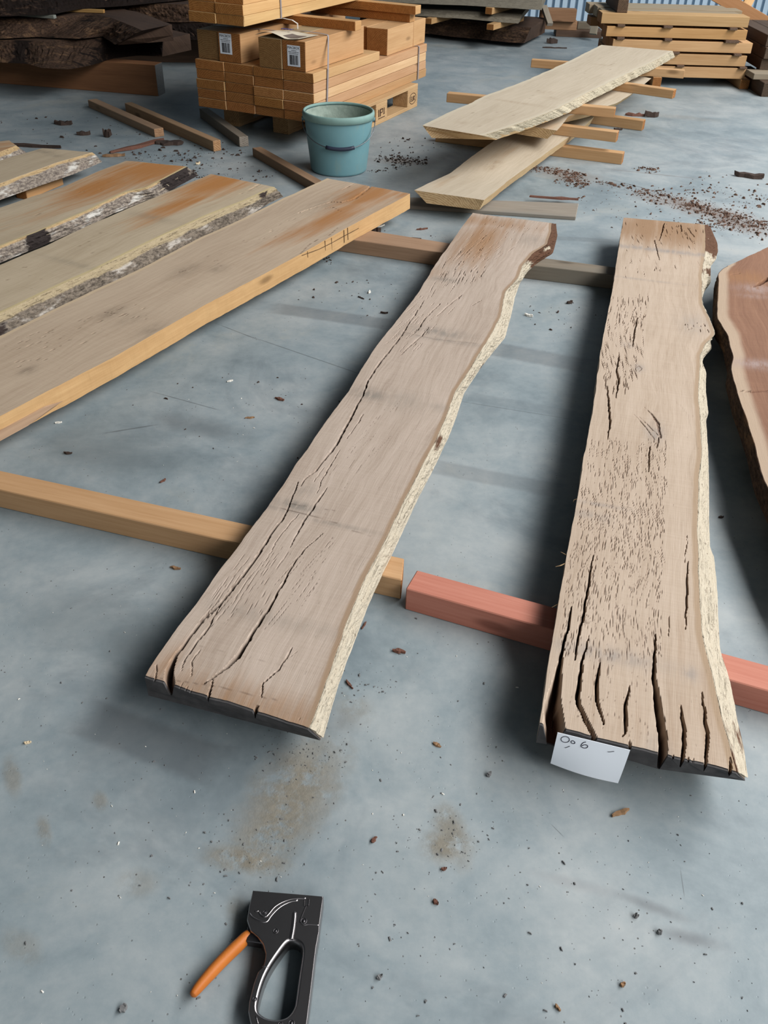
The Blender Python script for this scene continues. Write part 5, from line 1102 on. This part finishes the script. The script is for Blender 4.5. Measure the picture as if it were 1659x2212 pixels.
# ------------------------------------------------------------------ number card stapled to the slab end
CZ = ZB + TB - 0.001
TL, TR_ = Vector(at(1203, 1574, CZ)), Vector(at(1359, 1612, CZ))
TL.y -= 0.008; TR_.y -= 0.008
def on_ray(px, py, P, dist):
    best = min(np.linspace(0.0, CZ, 400), key=lambda z: abs((Vector(at(px, py, z)) - P).length - dist) + (100 if at(px, py, z)[1] > P.y else 0)); return Vector(at(px, py, best))
cw = (TR_ - TL).length
BL = on_ray(1189, 1649, TL, cw * 0.70); BR = on_ray(1335, 1692, TR_, cw * 0.70)
cn = (TR_ - TL).cross(BL - TL).normalized(); cn = cn if cn.y < 0 else -cn
def cardp(u, v, off=0.0):
    return TL * (1 - u) * (1 - v) + TR_ * u * (1 - v) + BL * (1 - u) * v + BR * u * v + cn * (0.004 * math.sin(math.pi * u) * v + 0.002 * math.sin(math.pi * v) + off)
cc = cardp(0.5, 1); cd_o = empty('number_card', (cc.x, cc.y, cc.z), 0, 'white card reading 0o6 stapled to the end of the pale checked slab', 'card')
cl = lambda P: P - cc
n = 16; V, F = [], []
for off in (0.0, -0.0006):
    for i in range(n + 1):
        for j in range(n + 1): V.append(cl(cardp(i / n, j / n, off)))
q = (n + 1) ** 2
for i in range(n):
    for j in range(n): a = i * (n + 1) + j; F += [(a, a + 1, a + n + 2, a + n + 1), (q + a, q + a + n + 1, q + a + n + 2, q + a + 1)]
for i in range(n):
    for a, b in ((i * (n + 1), (i + 1) * (n + 1)), ((i + 1) * (n + 1) + n, i * (n + 1) + n), (i + 1, i), (n * (n + 1) + i, n * (n + 1) + i + 1)): F.append((a, b, q + b, q + a))
mesh_obj('card_sheet', V, F, plain('white_card', srgb(242, 246, 252), 0.6, 0, 0.01, 20), cd_o, smooth=False)
CA = [np.array(p, float) for p in ((240, 245), (1370, 520), (140, 790), (1185, 1100))]
def uv_of(p):
    u, v = 0.5, 0.5; p = np.array(p, float)
    for _ in range(12):
        f = CA[0] * (1 - u) * (1 - v) + CA[1] * u * (1 - v) + CA[2] * (1 - u) * v + CA[3] * u * v - p
        du = (CA[1] - CA[0]) * (1 - v) + (CA[3] - CA[2]) * v; dv = (CA[2] - CA[0]) * (1 - u) + (CA[3] - CA[1]) * u
        s_ = np.linalg.solve(np.stack([du, dv], 1), -f); u += s_[0]; v += s_[1]
    return u, v
def pen(pts, r, closed=False, n=40):
    P = pts if closed else smooth_path([np.array(q_, float) for q_ in pts], n); return [cl(cardp(*uv_of(p), 0.0003)) for p in P], r, closed
ink = MB()
def ell(cx, cy, rx, ry, rot=0.0): return [(cx + rx * math.cos(a) * math.cos(rot) - ry * math.sin(a) * math.sin(rot), cy + rx * math.cos(a) * math.sin(rot) + ry * math.sin(a) * math.cos(rot)) for a in np.linspace(0, 2 * math.pi, 33)[:-1]]
for g in (pen(ell(365, 351, 66, 46, 0.12), 0.00055, True), pen(ell(487, 393, 32, 21, 0.35), 0.0006, True), pen([(688, 390), (650, 398), (622, 425), (615, 455), (640, 474), (680, 482), (714, 470), (716, 446), (690, 432), (655, 434), (630, 448)], 0.0006)):
    ink.tube(g[0], g[1], 6, g[2])
ink.build('handwritten_number', plain('blue_black_ink', srgb(28, 28, 48), 0.6), cd_o)
for pts in (((362, 480), (385, 478), (440, 455)), ((1030, 538), (1050, 543), (1128, 535))):
    m = MB(); m.tube(pen(pts, 0.0006, n=8)[0], 0.00055, 6); m.build('staple', plain('staple_wire', srgb(110, 112, 118), 0.4, 0.8), cd_o)

# ------------------------------------------------------------------ chips, bark flakes and crumbs on the floor
CH = {'trail': plain('dusty_bark_crumb', srgb(98, 76, 64), 0.9, 0, 0.4, 120), 'dark': plain('dark_bark_chip', srgb(62, 50, 44), 0.9, 0, 0.4, 120), 'red': plain('reddish_bark_chip', srgb(98, 66, 54), 0.9, 0, 0.4, 120), 'brown': plain('brown_wood_chip', srgb(132, 102, 74), 0.85, 0, 0.3, 120),
      'pale': plain('pale_wood_chip', srgb(196, 178, 148), 0.8, 0, 0.2, 120), 'white': plain('white_shaving', srgb(214, 210, 200), 0.8, 0, 0.1, 120), 'grey': plain('grey_pebble', srgb(104, 104, 104), 0.85, 0, 0.3, 120)}
def chip(name, label, px, py, ln, wd, th, ang, mat, cat='wood chip', bend=0.0, n=9):
    """irregular flake lying on the floor; ang in degrees in the photo plane of the floor"""
    c = at(px, py, 0); rs = random.Random(int(px * 7 + py)); bm = bmesh.new(); m = 6
    if ln > 0.08: FOOT.append((c[:2], np.array([math.cos(math.radians(ang)), math.sin(math.radians(ang))]), ln / 2 + 0.02, wd / 2 + 0.03))
    rows = []
    for i in range(m + 1):
        f = i / m; x = (f - 0.5) * ln; w = wd * (math.sin(math.pi * min(max(f, 0.06), 0.94)) ** 0.6) * rs.uniform(0.65, 1.15) / 2; yc = bend * math.sin(math.pi * f) + rs.uniform(-0.1, 0.1) * wd; zb = abs(f - 0.5) * th * 0.6 * rs.random()
        rows.append([bm.verts.new((x, yc - w, zb)), bm.verts.new((x, yc + w, zb)), bm.verts.new((x + rs.uniform(-.1, .1) * wd, yc + w * 0.7, zb + th * rs.uniform(0.6, 1.1))), bm.verts.new((x, yc - w * 0.7, zb + th * rs.uniform(0.6, 1.1)))])
    for a, b in zip(rows, rows[1:]):
        for k_ in range(4): bm.faces.new((a[k_], a[(k_ + 1) % 4], b[(k_ + 1) % 4], b[k_]))
    bm.faces.new(rows[0][::-1]); bm.faces.new(rows[-1])
    o = bm_obj(name, bm, CH[mat]); o.location = (c[0], c[1], 0.0002); o.rotation_euler = (0, 0, math.radians(ang)); return tag(o, label, cat)
chips = [
 ('bark_chip', 'reddish-brown bark chip on the open floor between the tan and the grey-pink slab', 604, 863, .030, .014, .005, -25, 'red'),
 ('wood_sliver', 'grey-brown sliver just below the reddish chip between the slabs', 540, 903, .026, .010, .003, 8, 'brown'),
 ('wood_chip', 'orange-brown oval chip on the floor just below the tan square bearer', 379, 1228, .024, .010, .004, -15, 'brown'),
 ('bark_chip', 'small reddish chip on the floor just above the tan square bearer', 352, 1040, .018, .008, .004, 50, 'red'),
 ('bark_chip', 'reddish fibrous bark chip on the floor near the salmon-red beam', 862, 1408, .026, .012, .005, -12, 'red'),
 ('wood_sliver', 'thin red sliver beside the live edge of the grey-pink slab', 786, 1352, .022, .005, .003, 70, 'red'),
 ('bark_chip', 'dark red flake beside the near end of the grey-pink slab', 755, 1480, .024, .006, .004, -55, 'red'),
 ('wood_chip', 'pale brown chip on the floor between the two near slab ends', 944, 1610, .016, .008, .003, -35, 'brown'),
 ('pebble', 'dark grey pebble on the floor left of the number card', 1056, 1675, .010, .008, .006, 40, 'grey'),
 ('wood_splinter', 'long pale-brown splinter on the floor below the number card', 1340, 1757, .034, .010, .005, 24, 'brown'),
 ('bark_chip', 'orange-brown ragged chip above right of the stapler', 808, 1815, .013, .008, .004, 60, 'red'),
 ('bark_chip', 'small dark-red chip below the mud patch right of the stapler', 959, 1878, .009, .006, .004, 10, 'red'),
 ('bark_chip', 'triangular red-brown chip right of the stapler', 941, 1950, .010, .008, .005, -40, 'red'),
 ('wood_chip', 'pale squarish chip near the left edge of the floor', 60, 1605, .012, .008, .003, 5, 'pale'),
 ('pebble', 'grey pebble at the start of the skid mark, upper one', 1373, 1980, .008, .007, .006, 0, 'grey'),
 ('pebble', 'grey pebble beside the lower skid mark', 1424, 2015, .008, .008, .006, 30, 'grey'),
 ('bark_chip', 'brown chip at the bottom right floor near the photo edge', 1205, 2178, .010, .005, .004, -50, 'brown'),
 ('pebble', 'brownish pebble on the floor above the chip at the bottom right', 1345, 2128, .008, .007, .005, 20, 'brown'),
 ('pebble', 'dark clod on the floor left of the stapler lever', 266, 2180, .012, .010, .006, 60, 'grey'),
 ('pebble', 'dark small stone right of the stapler body', 820, 2112, .009, .007, .005, 30, 'grey'),
 ('wood_shaving', 'pale shaving on the floor beyond the dark bearer', 822, 489, .040, .014, .005, 40, 'white'),
 ('bark_lump', 'dark round bark lump lying near the dark bearer', 812, 502, .040, .030, .020, 10, 'dark'),
 ('wood_sliver', 'brown sliver on the floor near the far end of the grey-pink slab', 912, 496, .05, .012, .006, 20, 'red'),
 ('bark_strip', 'thin curved dark bark strip on the dark bearer side of the floor', 884, 516, .10, .012, .006, -12, 'dark'),
 ('wood_shaving', 'white curled shaving between the two long slabs', 1142, 683, .030, .012, .008, -30, 'white'),
 ('bark_chip', 'dark chip between the two long slabs, close to the checked slab', 1230, 655, .024, .016, .008, 40, 'dark'),
 ('wood_sliver', 'white sliver standing out on the floor left of the grey-pink slab', 798, 632, .022, .008, .006, 80, 'white'),
 ('wood_sliver', 'dark thin sliver next to the white sliver left of the grey-pink slab', 780, 644, .03, .006, .004, -45, 'dark'),
 ('bark_chip', 'dark chip on the floor left of the grey-pink slab above the damp band', 830, 677, .026, .010, .006, -5, 'dark'),
 ('bark_flake', 'orange-brown oval bark flake right of the fresh slab stack', 1372, 250, .12, .05, .014, -5, 'red'),
 ('bark_flake', 'dark curled bark flake right of the orange-brown oval flake', 1407, 253, .09, .035, .03, 10, 'dark'),
 ('bark_flake', 'dark bark flake under the sticks of the fresh slab stack', 1335, 281, .05, .02, .010, 0, 'dark'),
 ('bark_flake', 'large ragged dark bark flake near the right edge of the floor', 1617, 383, .14, .05, .02, -18, 'dark'),
 ('bark_chip', 'dark chip on the lit floor strip right of the checked slab', 1557, 1118, .012, .007, .004, 10, 'dark'),
 ('bark_clod', 'dark crumbly clod on the floor left of the loose battens', 137, 269, .10, .05, .02, -10, 'dark'),
 ('bark_clod', 'small dark clod between the clod and the round knob at the left', 181, 291, .07, .04, .018, 10, 'dark'),
 ('bark_lump', 'round brown knob of bark left of the loose battens', 233, 296, .045, .04, .036, 0, 'dark'),
 ('bark_disc', 'flat dark oval bark disc in front of the brown batten', 367, 311, .14, .09, .014, 0, 'dark'),
 ('bark_strip', 'long torn bark strip leading to the end of the brown batten', 297, 318, .34, .05, .014, 52, 'red'),
 ('bark_strip', 'pale splintered bark piece at the tip of the torn bark strip', 246, 338, .11, .03, .012, 15, 'brown'),
 ('bark_strip', 'thin dark stick on the floor behind the olive-grey slab', 72, 318, .30, .022, .014, -6, 'dark'),
 ('wood_shaving', 'small white chip right of the orange-ended slab', 428, 355, .028, .012, .010, 60, 'pale'),
 ('wood_shaving', 'white flake on the floor below the tan slab', 497, 824, .018, .008, .004, 30, 'white'),
 ('wood_shaving', 'white chip on the floor right under the left end of the tan slab', 127, 914, .018, .007, .004, 20, 'white'),
 ('bark_chip', 'dark flat chip above the tan square bearer at the left', 147, 980, .022, .009, .005, -5, 'dark'),
 ('bark_strip', 'dark bark strip on the grey plank under the lowest fresh slab', 1195, 437, .22, .035, .008, -6, 'red'),
 ('wood_shaving', 'white plaster crumb on the front edge of the grey plank', 1215, 466, .05, .012, .006, 0, 'white'),
 ('bark_chip', 'dark curl of bark in front of the grey back pile', 1192, 94, .10, .03, .04, 20, 'dark'),
 ('bark_strip', 'flat dark strip on the floor in front of the grey back pile', 1198, 104, .20, .03, .008, 0, 'dark'),
]
for c in chips:
    o = chip(*c[:9]) if len(c) == 9 else chip(c[0], c[1], c[2], c[3], c[4], c[5], c[6], c[7], c[8])
    if 'on the grey plank' in c[1]: o.location.z = 0.0162
for nm, label, px, py, ln, ang in (('wood_splinter', 'pale splinter sticking out at the left edge of the checked slab, upper one', 1212, 1220, .02, 20),):
    pass
def crumbs(name, label, regions, mat, smin, smax, seed):
    rng = np.random.RandomState(seed); V, F = [], []
    for p0, p1, w, n in regions:
        a, b = at(*p0)[:2], at(*p1)[:2]; d = b - a; x = np.array([d[1], -d[0]]) / np.linalg.norm(d)
        for _ in range(n):
            t = rng.uniform(0, 1); off = rng.normal(0, w / 2.2); c = a + d * t + x * off
            if any(abs((c - q_[0]) @ q_[1]) < q_[2] and abs((c[0] - q_[0][0]) * q_[1][1] - (c[1] - q_[0][1]) * q_[1][0]) < q_[3] for q_ in FOOT): continue
            s_ = smin + (smax - smin) * rng.random() ** 4; ln, wd, th = s_ * rng.uniform(0.7, 2.2), s_ * rng.uniform(0.4, 0.9), s_ * rng.uniform(0.25, 0.6); an = rng.uniform(0, math.pi)
            ca, sa = math.cos(an), math.sin(an); o = len(V)
            for z, k in ((0, 1.0), (th, 0.6)):
                for sx_, sy_ in ((-1, -1), (1, -1), (1, 1), (-1, 1)):
                    jx, jy = ln / 2 * sx_ * k * rng.uniform(0.6, 1), wd / 2 * sy_ * k * rng.uniform(0.6, 1); V.append((c[0] + jx * ca - jy * sa, c[1] + jx * sa + jy * ca, z + 0.0002))
            F += [(o + 4, o + 5, o + 6, o + 7), (o, o + 1, o + 5, o + 4), (o + 1, o + 2, o + 6, o + 5), (o + 2, o + 3, o + 7, o + 6), (o + 3, o, o + 4, o + 7), (o + 3, o + 2, o + 1, o)]
    return tag(mesh_obj(name, V, F, CH[mat]), label, 'crumbs', kind='stuff')
crumbs('bark_crumbs', 'trails of reddish bark crumbs on the floor at the right', [((1150, 362), (1260, 382), .07, 420), ((1215, 385), (1270, 402), .09, 200), ((1290, 392), (1400, 415), .05, 120), ((1380, 412), (1500, 445), .12, 260), ((1480, 440), (1659, 492), .10, 700), ((1500, 478), (1659, 505), .12, 220), ((1470, 400), (1659, 440), .25, 160), ((1380, 360), (1420, 372), .06, 90), ((1250, 420), (1560, 500), .35, 120)], 'trail', .003, .015, 1)
crumbs('bark_crumbs', 'trail of dark bark crumbs on the floor right of the bucket', [((815, 340), (925, 350), .10, 260), ((800, 372), (900, 352), .05, 60), ((830, 300), (940, 330), .25, 40)], 'dark', .003, .015, 2)
crumbs('bark_crumbs', 'scattered dark bark crumbs around the loose battens at the left', [((20, 250), (330, 330), .5, 90), ((260, 330), (420, 345), .12, 120), ((380, 330), (560, 390), .3, 130), ((390, 362), (430, 392), .06, 60), ((420, 300), (520, 340), .15, 50)], 'dark', .003, .017, 3)
crumbs('bark_crumbs', 'crumbs by the dark bearer between the tan and the grey-pink slab', [((760, 500), (960, 540), .16, 70), ((640, 555), (720, 560), .06, 60), ((740, 600), (860, 680), .2, 40), ((1150, 640), (1290, 720), .2, 40), ((560, 800), (640, 1000), .4, 40)], 'dark', .002, .011, 4)
crumbs('floor_grit', 'fine dark grit scattered over the near floor', [((100, 1300), (500, 2150), .5, 160), ((760, 1450), (1640, 1800), .5, 120), ((800, 1900), (1640, 2150), .35, 220), ((700, 1470), (860, 1480), .05, 60), ((560, 1610), (760, 1640), .06, 120), ((440, 1800), (620, 1880), .08, 80), ((920, 1770), (1030, 1850), .06, 60)], 'grey', .0010, .0045, 5)
crumbs('floor_grit', 'fine white grit scattered over the near floor', [((100, 1300), (500, 2150), .5, 60), ((760, 1450), (1640, 1900), .5, 60), ((300, 900), (700, 1000), .3, 30)], 'white', .001, .004, 6)
# torn fibres on the left edge of the checked slab
